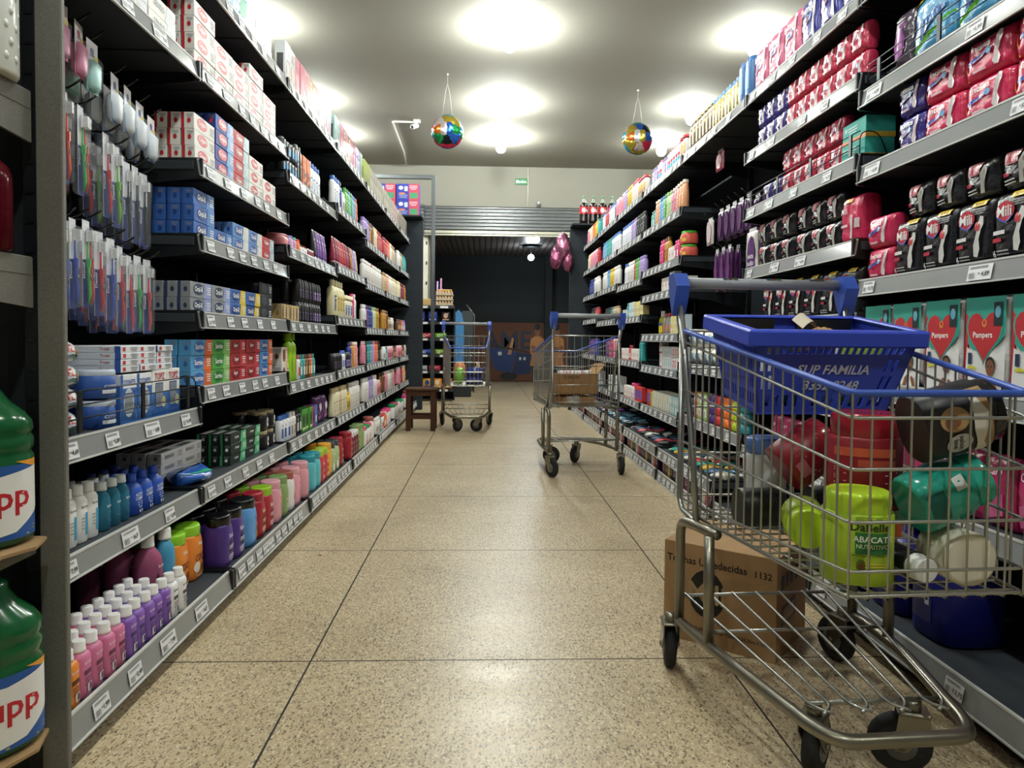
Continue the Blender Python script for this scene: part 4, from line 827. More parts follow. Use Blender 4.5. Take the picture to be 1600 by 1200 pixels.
D_('yel2', bottle(.045, .04, .17, 'd8c878', 'can', 3, '4a8ac8', .8, .15, [R_(-.6, .3, .6, .8, 'e8e0c0')], kind='foil'), 'gold bottle with blue cap', 'bottle', 'body_bottle')
D_('bluetall', bottle(.08, .06, .21, '3f78b8', 'can', 3, '3a70b0', .9, .1, [R_(-.6, .3, .6, .8, '6aa0d0')]), 'tall blue wrapped bottle', 'bottle', 'body_bottle')
# ---------------------------------------------------------------- goods: stocking the shelves
ROWN = {-1: [['lowest shelf', 'second shelf', 'third shelf', 'shelf under the top', 'top shelf']], 1: []}
def rowname(side, bay, row):
    Z = (LZ if side < 0 else RZ)[bay]
    if row == 0: return 'lowest shelf'
    if row == len(Z)-1: return 'top shelf'
    return NUM[row]+' shelf'
PROTO = {}; SEEN = {}
def put(key, loc, rz, label, group, near, tilt=(0, 0), nmo=None):
    item, desc, cat, name, _ = DES[key]
    name = nmo or name; pk = (key, near, name)
    if pk not in PROTO:
        if near and len(item.parts) > 1: PROTO[pk] = [(n, b.mesh(n)) for n, b, _l in item.parts]
        else:
            m = MB()
            for n, b, _l in item.parts:
                o = len(m.v); m.v += b.v
                for f, mi, sm_ in zip(b.f, b.m, b.s): m.f.append(tuple(o+k for k in f)); m.m.append(m.mi(b.mats[mi])); m.s.append(sm_)
            PROTO[pk] = [(name, m.mesh(name))]
    P = PROTO[pk]; rot = (tilt[0], tilt[1], rz)
    if len(P) == 1: o = link(name, P[0][1], None, loc, rot)
    else:
        o = link(name, None, None, loc, rot); o.empty_display_size = .03
        for n, me in P: link(n if n != 'bottle' else 'bottle_body', me, o)
    o['label'] = label; o['category'] = cat
    if group: o['group'] = group
    return o
ORD = ['one', 'two', 'three', 'four', 'five', 'six', 'seven']
LAY = {1: [''], 2: ['bottom', 'top'], 3: ['bottom', 'middle', 'top'], 4: ['lowest', 'lower', 'upper', 'top']}
BK = ['', 'second back', 'third back', 'fourth back', 'fifth back']
def stock(side, bay, row, y0, seq, inset=.012, y1=None, jit=.004):
    """place goods along one shelf from y0 away from the camera; seq = [(design, how many, layers, rows back)]"""
    Z = (LZ if side < 0 else RZ)[bay]; B = LB if side < 0 else RB
    z = Z[row]+.001; X = ((LX if row else LXB) if side < 0 else (RX if row else RXB)); y = y0; lim = (y1 or B[bay+1]-.012)
    near = bay <= (2 if side < 0 else 1)
    nm = 'left' if side < 0 else 'right'
    for ent in seq:
        key, cnt = ent[0], ent[1]; lays = ent[2] if len(ent) > 2 else 1; back = ent[3] if len(ent) > 3 else 1; gap = ent[4] if len(ent) > 4 else .004
        if key is None: y += cnt; continue
        item, desc, cat, name, _ = DES[key]
        for c in range(cnt):
            if y+item.W > lim: return y
            sk = (side, bay, row, desc); SEEN[sk] = SEEN.get(sk, 0)+1; n_ = SEEN[sk]
            yc = y+item.W/2+.001
            for k in range(back):
                zz = z; L_ = lays if k == 0 else lays
                for l in range(L_):
                    xx = X+side*(max(inset, .012)+.008+item.D/2+k*(item.D+.004)+random.random()*jit)
                    bits = [NUM[min(n_-1, 29)]+' along']+([LAY[min(lays, 4)][l]] if lays > 1 else [])+([BK[k]] if k else [])
                    dd = desc.replace('shampoo', 'lotion') if side > 0 else desc  # right rack: same bottle designs as the left rack's shampoo, under another name
                    lab = '%s, %s, %s rack bay %s, %s' % (dd, ' '.join(bits), nm, ORD[bay], rowname(side, bay, row))
                    if len(lab.split()) > 15: lab = '%s, %s, %s bay %s, %s' % (dd, ' '.join(bits), nm, ORD[bay], rowname(side, bay, row))
                    rz = (0 if side < 0 else pi)+(random.random()-.5)*(.03 if lays == 1 else .015)
                    put(key, (xx, yc, zz+l*(item.H+.0006)), rz, lab, '%ss on the %s, %s rack bay %s' % (desc, rowname(side, bay, row), nm, ORD[bay]), near and k < 2, nmo='lotion_bottle' if side > 0 and name == 'shampoo_bottle' else None)
            y += item.W+gap
    return y
def many(side, bay, row, y0, keys, inset=.012, back=1, rnd=True):
    """a mixed run of single goods: keys used in order, each one or more facings"""
    seq = []
    for k in keys:
        if isinstance(k, tuple): seq.append((k[0], k[1], k[2] if len(k) > 2 else 1, k[3] if len(k) > 3 else back))
        else: seq.append((k, 1, 1, back))
    return stock(side, bay, row, y0, seq, inset)
L, R = -1, 1
# ---- left rack, bay one
stock(L, 0, 0, 1.443, [('rem_o', 1, 1, 2), ('rem_p', 4, 1, 4), ('rem_v', 5, 1, 3), ('rem_w', 2, 1, 1)], .012); stock(L, 0, 0, 1.955, [('big_p', 1, 1, 3, .006), ('big_b', 1, 1, 1), ('j_or', 2, 1, 2)], .075, y1=2.33)
stock(L, 0, 1, 1.56, [('acw', 5, 1, 3), (None, .015), ('act', 3, 1, 2), (None, .005), ('acb', 3, 1, 3)], .035)
stock(L, 0, 2, 1.395, [('topz', 2, 4, 1)], .03)
stock(L, 0, 2, 1.885, [('cotbox', 2, 1, 3), ('topzbox', 2, 1, 3)], .03)
stock(L, 0, 3, 1.33, [('sen', 5, 2, 2)], .02); stock(L, 0, 4, 1.4, [('bigblue', 3, 1, 1)], .02)
# ---- left rack, bay two
stock(L, 1, 0, 2.335, [('j_pu', 2, 1, 2), (None, .03), ('j_bl', 1, 1, 2), ('j_rr', 1, 1, 2), ('j_rl', 1, 1, 2), (None, .02), ('j_pk', 1, 1, 2), ('j_gr', 1, 1, 2), ('j_wb', 1, 1, 2), ('j_pk', 1, 1, 2)], .02)
stock(L, 1, 1, 2.36, [('whb', 2, 3, 3)], .14); stock(L, 1, 1, 2.34, [('wipes', 1)], .0); stock(L, 1, 1, 2.75, [('clo', 2, 3, 3)], .05); stock(L, 1, 1, 3.13, [('blackjar', 2, 2, 2)], .04)
stock(L, 1, 2, 2.335, [('sob', 1, 3, 2), ('sog', 1, 3, 2), ('sor', 2, 3, 2), ('soy', 1, 3, 2)], .03)
stock(L, 1, 3, 2.335, [('org', 2, 2, 3), ('ory', 2, 2, 2), ('blk', 1, 3, 1)], .03)
stock(L, 1, 4, 2.335, [('orb', 1, 3, 3), ('orb', 1, 1, 2), ('orw', 2, 2, 2), ('colr', 1, 2, 2)], .02); stock(L, 1, 4, 3.24, [('colb', 1, 1, 1)], .02)
stock(L, 1, 5, 2.335, [('colw', 1, 3, 3), ('colb', 1, 4, 2), ('colr', 1, 4, 2), ('colw', 1, 3, 2), ('colw', 1, 2, 2)], .015)
stock(L, 1, 6, 2.335, [('colw', 1, 4, 2), ('colw', 2, 3, 2), ('colw', 1, 4, 1), ('colw', 1, 3, 1)], .015)
stock(L, 1, 7, 2.335, [('bigblue', 2), ('greybox', 3, 2)], .02); stock(L, 1, 7, 3.14, [('teal', 1)], .11)
# ---- left rack, bay three
stock(L, 2, 0, 3.36, [('j_pk', 1, 1, 2), (None, .05), ('j_tq', 2, 1, 2), ('j_rd', 2, 1, 1), ('j_ye', 1, 1, 2), ('j_gw', 2, 1, 2), ('j_rr', 1, 1, 1)], .02)
stock(L, 2, 1, 3.36, [('s_wbS', 3, 1, 1), ('s_whiteS', 2, 1, 1), ('s_bkS', 2, 1, 1), ('gpack', 3, 1, 1), ('ppack', 1), ('bpack', 1), ('ppouch', 2), ('gpack', 1)], .03)
stock(L, 2, 2, 3.36, [('wpk', 1, 2, 1), ('b_limes', 1), ('b_lime', 2, 1, 1), ('s_wrS', 1), ('s_teS', 2), ('s_brS', 2), ('s_orS', 1), ('s_teS', 1)], .03)
stock(L, 2, 3, 3.36, [('gol', 5, 1, 2), ('b_cans', 6, 2, 2), ('b_canp', 3, 2, 1)], .03)
stock(L, 2, 4, 3.36, [('tubp', 1, 1, 1), ('sj_l', 1), ('sj_t', 1), ('sj_o', 1), ('sj_w', 3), ('sj_k', 3), ('t_bk', 1), ('t_pu', 4)], .02)
stock(L, 2, 5, 3.36, [('b_vult', 5, 2, 1), ('b_dark', 2), ('oxbox', 2), ('s_wb', 4)], .02)
stock(L, 2, 6, 3.36, [('d_si', 2), ('d_pk', 2), ('d_rd', 1), ('d_tn', 2), ('d_rd', 1), ('d_tn', 1), ('d_mg', 2)], .01)
# ---- left rack, bays four to seven
many(L, 3, 0, 4.44, ['j_rr', ('j_bu', 3, 1, 1), ('j_gr', 2), 'j_wp', ('j_wg', 2), 'j_wp', 'j_wb', ('j_wp', 2)])
many(L, 3, 1, 4.44, [('s_cr', 3), 's_be', ('s_cr', 3), ('s_yeS', 2), ('s_white', 6)]); many(L, 3, 2, 4.44, [('b_cans', 5), ('s_wbS', 2), ('b_canp', 3), 's_db', 's_go', ('s_peach', 2), 's_pk'])
many(L, 3, 3, 4.44, [('b_creamb', 1), ('b_cream', 3), ('b_dabelle', 3), 's_mg', 's_white']); many(L, 3, 4, 4.44, [('t_wi', 3), ('t_rd', 3), ('t_wi', 3), 't_go', ('t_li', 2), 't_be'])
many(L, 3, 5, 4.44, [('s_wb', 3), ('s_db', 1), ('s_whiteS', 2), ('s_gn', 2), 's_sb', ('s_gn', 1), ('s_sb', 2), 's_or']); many(L, 3, 6, 4.44, ['d_te', 'd_te', 'd_pk', 'd_br', 'd_rd', 'd_br', 'd_pk', 'd_mg', 'd_pu', 'd_pu', 'd_te'])
many(L, 4, 0, 5.52, [('s_whiteS', 4), 's_teS', ('s_wrS', 3), ('s_orS', 2), 'j_wo', ('j_wp', 3)]); many(L, 4, 1, 5.52, [('s_white', 4), ('s_li', 4), ('s_white', 3), ('s_pkS', 4), 's_br'])
many(L, 4, 2, 5.52, [('s_pk', 2), 's_bk', ('s_te', 3), ('s_li', 2), ('s_pk', 1), ('s_or', 3), ('s_bk', 2)]); many(L, 4, 3, 5.52, [('s_white', 2), ('s_pu', 2), ('s_db', 3), ('s_lg', 3), ('s_go', 3)])
many(L, 4, 4, 5.52, [('s_white', 6), 's_wr', ('s_white', 8)]); many(L, 4, 5, 5.52, [('s_li', 4), ('s_bk', 1), ('s_go', 1), ('s_br', 2), ('s_cr', 3), ('s_rd', 4)]); many(L, 4, 6, 5.52, [('d_li', 3), ('d_wh', 9)])
many(L, 5, 0, 6.6, [('j_wg', 2), ('j_wp', 2), ('s_whiteS', 3), ('j_wg', 3)]); many(L, 5, 1, 6.6, [('s_br', 2), ('s_pk', 3), ('s_white', 3), ('s_lg', 2), ('s_pk', 3)]); many(L, 5, 2, 6.6, [('s_whiteS', 3), ('s_teS', 2), ('s_pkS', 8), ('s_brS', 4)])
many(L, 5, 3, 6.6, [('s_go', 3), ('s_br', 2), ('s_beS', 4), ('s_whiteS', 4)]); many(L, 5, 4, 6.6, [('s_be', 3), ('s_peach', 3), ('s_white', 4), ('s_cr', 5)]); many(L, 5, 5, 6.6, [('s_rd', 4), ('s_or', 3), ('s_white', 2), ('s_be', 4)]); many(L, 5, 6, 6.6, [('d_wh', 6), ('d_wr', 5)])
many(L, 6, 0, 7.68, [('j_wp', 3), ('j_wb', 2), ('s_wrS', 4)]); many(L, 6, 1, 7.68, [('s_pk', 4), ('s_wi', 3), ('s_peach', 5)]); many(L, 6, 2, 7.68, [('s_pkS', 7), ('s_brS', 5), ('s_whiteS', 3)])
many(L, 6, 3, 7.68, [('s_brS', 6), ('s_orS', 3), ('s_liS', 4)]); many(L, 6, 4, 7.68, [('s_cr', 4), ('s_wi', 5), ('s_go', 3)]); many(L, 6, 5, 7.68, [('s_white', 3), ('s_be', 2), ('s_go', 1), ('s_te', 6)]); many(L, 6, 6, 7.68, [('d_wk', 9)])
# ---- right rack
stock(R, 0, 0, 1.68, [('jug6', 3, 1, 1, .03)], .06)
stock(R, 0, 1, 1.3, [('carep', 8, 1, 1)], .03); stock(R, 0, 2, 1.3, [('pamp', 6, 1, 1, .012)], .015)
stock(R, 0, 3, 1.28, [('mili', 6, 1, 1)], .015); stock(R, 0, 3, 2.108, [('i_pk2', 1, 2, 1)], .008, y1=2.5)
stock(R, 0, 4, 1.3, [('i_pk', 4, 2, 1), ('i_bl', 1, 2, 1)], .015)
stock(R, 0, 5, 1.3, [('greend', 4, 1, 1), ('dkpur', 1)], .03)
stock(R, 1, 1, 2.3, [('carep', 7, 1, 1)], .03); stock(R, 1, 3, 2.3, [('mili', 6, 1, 1)], .02)
stock(R, 1, 4, 2.3, [('milip', 1), ('milis', 3, 2, 1), (None, .03), ('milis', 3, 2, 1)], .02)
stock(R, 1, 5, 2.3, [('tealc', 1, 2, 1), ('i_sm', 5, 2, 1), ('i_smb', 2, 1, 1)], .03)
stock(R, 1, 6, 2.3, [('i_sm', 6, 2, 1), ('i_smb', 3, 2, 1)], .02); stock(R, 1, 7, 2.3, [('i_tb', 3), ('i_tall', 3)], .012)
stock(R, 1, 2, 2.3, [('cotb', 4, 2, 1)], .03)
stock(R, 2, 1, 3.3, [('n_te', 2, 3), ('n_li', 2, 3), ('n_or', 3, 3), ('n_rd', 2, 3), ('n_pu', 2, 3), ('soapg', 2, 2), ('soapo', 1, 2)], .03); stock(R, 2, 2, 3.3, [('cotb', 8, 2, 1)], .03)
stock(R, 2, 3, 3.3, [('bluetall', 2), ('yel2', 8), ('clg', 7)], .015)
stock(R, 3, 1, 4.37, [('soapt', 4, 2, 2), ('soap', 9, 2, 2), ('b_beigej', 0)], .03) if 0 else stock(R, 3, 1, 4.38, [('soapt', 5, 2, 2), ('soap', 8, 2, 2), ('yelb', 1), ('brk', 2)], .03)
stock(R, 3, 2, 4.38, [('wip', 5, 2), ('wip2', 5, 2), ('redwh', 1, 2)], .03); stock(R, 3, 3, 4.38, [('babyb', 2), ('babyy', 4), ('pear', 3), ('oil', 2)], .03)
stock(R, 3, 4, 4.38, [('wip2', 4, 1), ('babyb', 2), ('redwh', 3)], .02); stock(R, 3, 5, 4.38, [('tubg', 1, 2, 1), ('s_mgS', 2), ('redwh', 2), ('s_go', 2), ('s_mg', 2)], .02)
stock(R, 3, 6, 4.38, [('s_peach', 3, 1, 1), ('s_pk', 2), ('s_lg', 2), ('s_gn', 1), ('s_sb', 2), ('s_peach', 2), ('s_teS', 2)], .015)
stock(R, 3, 7, 4.38, [('kidr', 2), ('rwb', 5), ('s_liS', 3), ('rwb', 2), ('s_liS', 3)], .015)
many(R, 4, 1, 5.46, [('brk', 4), ('j_wp', 2), ('redwh', 4)]); many(R, 4, 2, 5.46, [('s_te', 2), ('redwh', 4), ('s_rdS', 2), ('redwh', 4)]); many(R, 4, 3, 5.46, [('babyy', 6), ('babyb', 4), ('s_teS', 2), ('wip2', 3)]); many(R, 4, 4, 5.46, [('s_li', 3), ('s_gn', 2), ('s_rd', 1), ('s_white', 4), ('s_wb', 2)])
many(R, 4, 5, 5.46, [('s_bk', 5), ('s_li', 3), ('s_wb', 6)]); many(R, 4, 6, 5.46, [('kidr', 4), ('s_wr', 4), ('s_ye', 3), ('s_li', 2), ('s_pk', 2)])
many(R, 5, 1, 6.5, [('wip2', 8, 2)]); many(R, 5, 2, 6.5, [('s_pk', 4), ('s_mg', 3), ('s_pu', 3)]); many(R, 5, 3, 6.5, [('s_beS', 5), ('s_teS', 2), ('s_bkS', 6)]); many(R, 5, 4, 6.5, [('s_white', 4), ('s_ye', 3), ('s_sb', 3), ('s_white', 4)]); many(R, 5, 5, 6.5, [('s_wb', 6), ('s_te', 5), ('s_sb', 3)]); many(R, 5, 6, 6.5, [('s_pk', 3), ('s_bk', 1), ('s_wb', 5), ('s_rd', 3), ('s_wb', 3)])
many(R, 6, 1, 7.64, [('wip2', 8, 2)]); many(R, 6, 2, 7.64, [('s_db', 4), ('s_pu', 5)]); many(R, 6, 3, 7.64, [('s_rdS', 4), ('s_bkS', 5)]); many(R, 6, 4, 7.64, [('s_white', 5), ('s_db', 5)]); many(R, 6, 5, 7.64, [('s_rd', 2), ('s_pk', 8), ('s_cr', 3)]); many(R, 6, 6, 7.64, [('s_te', 2), ('s_ye', 3), ('s_or', 3), ('s_cr', 3), ('s_pk', 3)])
# ---------------------------------------------------------------- hanging goods on hooks
def hooks(side, bay, spots, length=.34):
    X = (LX if side < 0 else RX); b0 = BAYS[(side, bay)]; ox, oy = b0.location.x, b0.location.y
    for y, z in spots:
        b = MB(); xb = X+side*.44-ox; xf = xb-side*length
        b.tube(rounded([(xb, y-oy, z), (xf, y-oy, z), (xf-side*.03, y-oy, z+.022)], .015), .0032, mat('0c0d0f', 'gloss'), 6)
        b.box((xb, y-oy, z), (.008, .03, .03), BLK); b.obj('display_hook', b0)
HC = {}
def brushcard(c1, c2=None, single=False):
    k = (c1, c2)
    if k in HC: return HC[k]
    W, H = .042, .225; p = []
    b = MB(); b.box((0, 0, -H/2), (.0012, W, H), mat('e4e6ee', 'paper'), .0004); mp = lambda y, z, o: (.0006+o, y, z)
    b.prints([R_(-1, .0, 1, .55, '2a3a80'), Ln(.6, .9, .3, 3, .03, '7080a0')], mp, W, H, -H); 
    vs, fs, wd = textmesh('Dentil'); b.add([mp(-W*.36-y*.012, -.13+x*.012, .0012) for x, y in vs], fs, mat('e8eaf4', 'print')); p.append(('card', b.mesh('card'), None))
    for i, c in enumerate([c1] if not c2 else [c1, c2]):
        y = (0 if not c2 else (-.003+.017*i))
        b = MB(); b.tube([(.007, y, -.215), (.010, y+.001, -.19), (.008, y-.001, -.13), (.006, y, -.095), (.006, y, -.04)], [.003, .0048, .0045, .003, .002], mat(c), 8)
        b.tube([(.009, y, -.17), (.0115, y, -.14)], .0035, mat('1a1a20'), 6); b.box((.008, y, -.11), (.01, .008, .022), mat(c))
        o = b.mesh('toothbrush_handle'); b = MB(); b.box((.006, y, -.04), (.005, .011, .03), mat('e8e8ea')); 
        for q in range(8): b.box((.014, y, -.052+q*.0034), (.012, .010, .0022), mat('f4f4f4'))
        p.append(('toothbrush', o, [('bristles', b.mesh('bristles'))]))
    b = MB(); b.rings([(-.222, .017, .012), (-.215, .019, .018), (-.06, .018, .022), (-.03, .017, .024), (-.018, .014, .012)], mat('e8f0f8', 'blister'), 4, 16); p.append(('blister', b.mesh('blister'), None))
    HC[k] = p; return p
def floss(c, c2, kind):
    k = (c, c2, kind)
    if k in HC: return HC[k]
    W, H = .06, .13; p = []
    b = MB(); b.box((0, 0, -H/2), (.0012, W, H), mat('ece8ec', 'paper'), .0004); b.prints([R_(-1, 0, 1, .4, c), T('fil', -.1, .78, .16, .5, 'c02858' if kind == 'pink' else '2858a8'), R_(.3, .55, 1, .75, 'e8d040')], lambda y, z, o: (.0006+o, y, z), W, H, -H); p.append(('card', b.mesh('card'), None))
    b = MB(); b.rings([(-.125, .02, .012), (-.115, .026, .016), (-.06, .026, .018), (-.05, .018, .01)], mat(c2, 'plastic'), 3, 16); p.append(('floss_case', b.mesh('floss_case'), None))
    b = MB(); b.rings([(-.128, .022, .014), (-.12, .028, .02), (-.05, .028, .022), (-.04, .02, .012)], mat('e8f0f8', 'blister'), 3, 16); p.append(('blister', b.mesh('blister'), None))
    HC[k] = p; return p
def simplecard(c, W, H, txt=None, c2=None, kind='film', d=.02):
    k = (c, W, H, txt)
    if k in HC: return HC[k]
    it = pack(W, d, H, c, ([E(.1, .5, .7, .42, c2)] if c2 else [])+([T(tx, .1, .52-.14*i, .1, .8, 'f0e8f4') for i, tx in enumerate(txt)] if txt else []), seed=len(HC), crink=.003, bul=.3, e=3)
    b = it.parts[0][1]; b.v = [(x, y, z-H) for x, y, z in b.v]; b.box((0, 0, .006), (.001, W*.6, .02), mat('d8d8dc', 'film')); HC[k] = [('packet', b.mesh('packet'), None)]; return HC[k]
def hang(name, parts, loc, side, label, cat, group, swing=0, yaw=0):
    rz = (0 if side < 0 else pi)+yaw
    if len(parts) == 1: o = link(name, parts[0][1], None, loc, (swing, 0, rz))
    else:
        o = link(name, None, None, loc, (swing, 0, rz)); o.empty_display_size = .03
        for n, me, sub in parts:
            c = link(n, me, o)
            for sn, sm_ in (sub or []): link(sn, sm_, c)
    return tag(o, label, cat, group)
lo = [(1.765, 1.155), (1.82, 1.165), (1.88, 1.17), (1.94, 1.15), (2.0, 1.14), (2.05, 1.125), (2.10, 1.105), (2.15, 1.11), (2.21, 1.105)]
hooks(-1, 0, lo, .33)
CC = [('c83038', '3050b8'), ('3050b8', None), ('38b050', 'c83038'), ('c81e30', None), ('3050b8', None), ('c83038', None), ('c83038', None), ('38b050', None), ('c83038', None)]
CN = {'c83038': 'red', '3050b8': 'blue', '38b050': 'green', 'c81e30': 'deep red'}
for i, ((y, z), (a, c)) in enumerate(zip(lo, CC)):
    for k in range(3):
        hang('toothbrush_card', brushcard(a, c), (-1.03-.05*k, y, z-.0045), -1, 'carded %s toothbrush, lower hooks, %s hook from camera, %s on it' % (CN[a] if not c else CN[a]+' and '+CN[c], NUM[i], ('frontmost', 'middle', 'rearmost')[k]), 'toothbrush', 'carded toothbrushes on the lower hooks', random.uniform(-.02, .02), random.uniform(-.1, .22))
up = [(1.79, 1.47, 'f04a18', None), (1.86, 1.455, '38b050', 'c83038'), (1.98, 1.42, 'c83038', None), (2.03, 1.40, '70c030', None), (2.09, 1.37, '283038', None), (2.14, 1.37, '283038', None), (2.19, 1.36, '283038', None)]
hooks(-1, 0, [(y, z) for y, z, _, _ in up], .33); CN.update({'f04a18': 'bright orange', '70c030': 'lime', '283038': 'black'})
for i, (y, z, a, c) in enumerate(up):
    for k in range(3 if a == '283038' else 2):
        hang('toothbrush_card', brushcard(a, c), (-1.03-.05*k, y, z-.0045), -1, 'carded %s toothbrush, upper hooks, %s hook from camera, %s on it' % (CN[a] if not c else CN[a]+' and '+CN[c], NUM[i], ('frontmost', 'middle', 'rearmost')[k]), 'toothbrush', 'carded toothbrushes on the upper hooks', random.uniform(-.02, .02), random.uniform(-.1, .22))
fl = [(1.74, 1.66, 'c02870', 'e890b8', 'pink'), (1.82, 1.645, 'c02870', 'e890b8', 'pink'), (1.88, 1.625, '58b0a8', 'a8dcd8', 'teal'), (1.99, 1.58, '2870b8', 'e0e8f0', 'blue'), (2.06, 1.57, '2870b8', 'e0e8f0', 'blue'), (2.13, 1.55, '2870b8', 'e0e8f0', 'blue'), (2.2, 1.53, '2870b8', 'e0e8f0', 'blue')]
hooks(-1, 0, [(y, z) for y, z, *_ in fl], .34)
for i, (y, z, c, c2, nm_) in enumerate(fl):
    for k in range(3): hang('floss_pack', floss(c, c2, nm_), (-1.01-.055*k, y, z-.0045), -1, '%s dental floss pack under the top shelves, %s hook from camera, %s on it' % (nm_, NUM[i], ('frontmost', 'middle', 'rearmost')[k]), 'dental floss', 'floss packs on the highest hooks', random.uniform(-.02, .02), random.uniform(-.1, .25))
# right rack, bay three
rh = [(3.36, 1.42), (3.46, 1.60), (3.56, 1.60), (3.66, 1.6), (3.76, 1.6), (3.86, 1.6), (3.72, 1.385), (3.82, 1.385), (3.92, 1.385), (4.05, 1.58), (3.9, 1.93)]
hooks(1, 2, rh, .36)
for i, (y, z) in enumerate(rh[1:6]):
    for k in range(2): hang('bath_sponge_packet', simplecard('3c1250', .09, .16, None, '58205c'), (1.29+.045*k, y, z-.0205), 1, 'purple bath sponge packet on upper hook, %s from camera, %s' % (NUM[i], ('in front', 'behind')[k]), 'sponge', 'purple sponge packets on the upper hooks', random.uniform(-.05, .05))
for i, (y, z) in enumerate(rh[6:9]):
    for k in range(2): hang('bath_sponge_packet', simplecard('451650', .08, .22, None, '6a2a74'), (1.29+.045*k, y, z-.0205), 1, 'long purple bath packet on lower hook, %s from camera, %s' % (NUM[i], ('in front', 'behind')[k]), 'sponge', 'purple sponge packets on the lower hooks', random.uniform(-.05, .05))
for k in range(2): hang('bath_glove_packet', simplecard('e0dcd8', .15, .25, ('betta', 'banho'), '5c1c78'), (1.285+.05*k, 3.385, 1.3995), 1, 'white bath packet with big purple oval, %s on its hook' % ('in front', 'behind')[k], 'sponge', 'white bath packets')
hang('loofah_packet', simplecard('c8b8bc', .12, .14, None, 'd8c8cc'), (1.29, 4.05, 1.5595), 1, 'pale crinkled loofah packet at the far hook', 'sponge', None)
hang('pink_soap_packet', simplecard('a03050', .13, .1, None, 'd090a0'), (1.29, 3.9, 1.9095), 1, 'pink boxed packet hanging high beneath the top shelf', 'packet', None)

# ---------------------------------------------------------------- extra left and right goods placed one by one
for i in range(2):
    for l in range(2):
        it = jar(.088, .075, '2a5ab0', 'c8d4e8', [T('COTONETES', 0, .5, .14, .75, 'f0f4fa'), R_(-.8, .2, .8, .36, 'e8ecf4')], n=2.1, prof='can', lidh=.22, lidw=.98, D=.088)
        DES['cottub'] = [it, '', '', 'cotton_swab_tub', None]
        put('cottub', (-.985-.1*i, 1.835, .636+.0765*l), .15, 'round blue cotton swab tub beside the cotton bags, %s, %s' % (('lower', 'upper')[l], ('front pair', 'rear pair')[i]), 'round swab tubs', True)
def stack_on(side, bay, row, y0, z0, seq, inset):   # goods standing on top of other goods
    Z = (LZ if side < 0 else RZ)[bay]; Z[row] += z0; stock(side, bay, row, y0, seq, inset); Z[row] -= z0
stack_on(-1, 0, 2, 1.89, .1362, [('kit', 3, 4, 1)], .03)
stack_on(1, 0, 3, 1.30, .1662, [('milis', 6, 1, 1, .012)], .02)
# bottom level of the right rack from bay three on: small bags of accessories above a low display
for (bay, y0) in ((2, 3.33), (3, 4.4), (4, 5.48), (5, 6.52), (6, 7.66)):
    y = y0; i = 0; B1 = RB[bay+1]-.05
    while y < B1-.1:
        for k in range(3):
            i += 1; pal = {2: ['2a9a8a', 'c82838', 'e8e4d8', '386898', 'e0b030'], 3: ['1c2228', 'e4e4e0', '202a28', 'c83040', '2a5a88'], 4: ['285a80', '1c2830', '30809a', '20242c'], 5: ['5a2a80', '7a3aa0', '88a030', 'e0dce8'], 6: ['6a3a90', 'd8d4e0', '40206a']}[bay]
            c = pal[(i*7+k*3) % len(pal)]; kk = 'hab_'+c
            if kk not in DES: DES[kk] = [pack(.085, .12, .032, c, [E(0, .55, .4, .25, pal[(i+1) % len(pal)]), R_(-.8, .2, .2, .4, 'd8d8d0')], seed=i, crink=.012, bul=.6, e=1.4), '', '', 'hair_accessory_bag', None]
            nmc = {'2a9a8a': 'teal', 'c82838': 'red', 'e8e4d8': 'cream', '386898': 'blue', 'e0b030': 'yellow', '1c2228': 'black', 'e4e4e0': 'white', '202a28': 'dark green', 'c83040': 'red', '2a5a88': 'blue', '285a80': 'blue', '1c2830': 'black', '30809a': 'turquoise', '20242c': 'black', '5a2a80': 'purple', '7a3aa0': 'violet', '88a030': 'olive', 'e0dce8': 'white', '6a3a90': 'purple', 'd8d4e0': 'pale', '40206a': 'dark purple'}[c]
            put(kk, (RXB+.09+k*.128, y+.045, .204), pi+random.uniform(-.12, .12), '%s accessory bag lying low on right rack bay %s, %s along, row %s' % (nmc, NUM[bay], NUM[(i-1)//3], ('one', 'two', 'three')[k]), 'accessory bags low on bay %d' % (bay+1), False)
        y += .1
    y = y0; i = 0
    while y < B1-.06:
        c = ['3a1c48', 'c83838', 'e0d8d0', '38204c', '20242c', 'c8a030', '2a3a40', '7a2a50'][i % 8]; kk = 'comb_'+c
        if kk not in DES: DES[kk] = [carton(.055, .03, .085, c, [Ln(0, .8, .6, 4, .16, 'c8c4c0')]), '', '', 'comb_box', None]
        put(kk, (RXB+.04, y+.03, .062), pi, 'small %s box on the floor-level ledge, right rack bay %s, %s along' % ({'3a1c48': 'purple', 'c83838': 'red', 'e0d8d0': 'pale', '38204c': 'violet', '20242c': 'black', 'c8a030': 'yellow', '2a3a40': 'grey', '7a2a50': 'wine'}[c], NUM[bay], NUM[i]), 'small boxes on the floor-level ledge', False)
        y += .06; i += 1

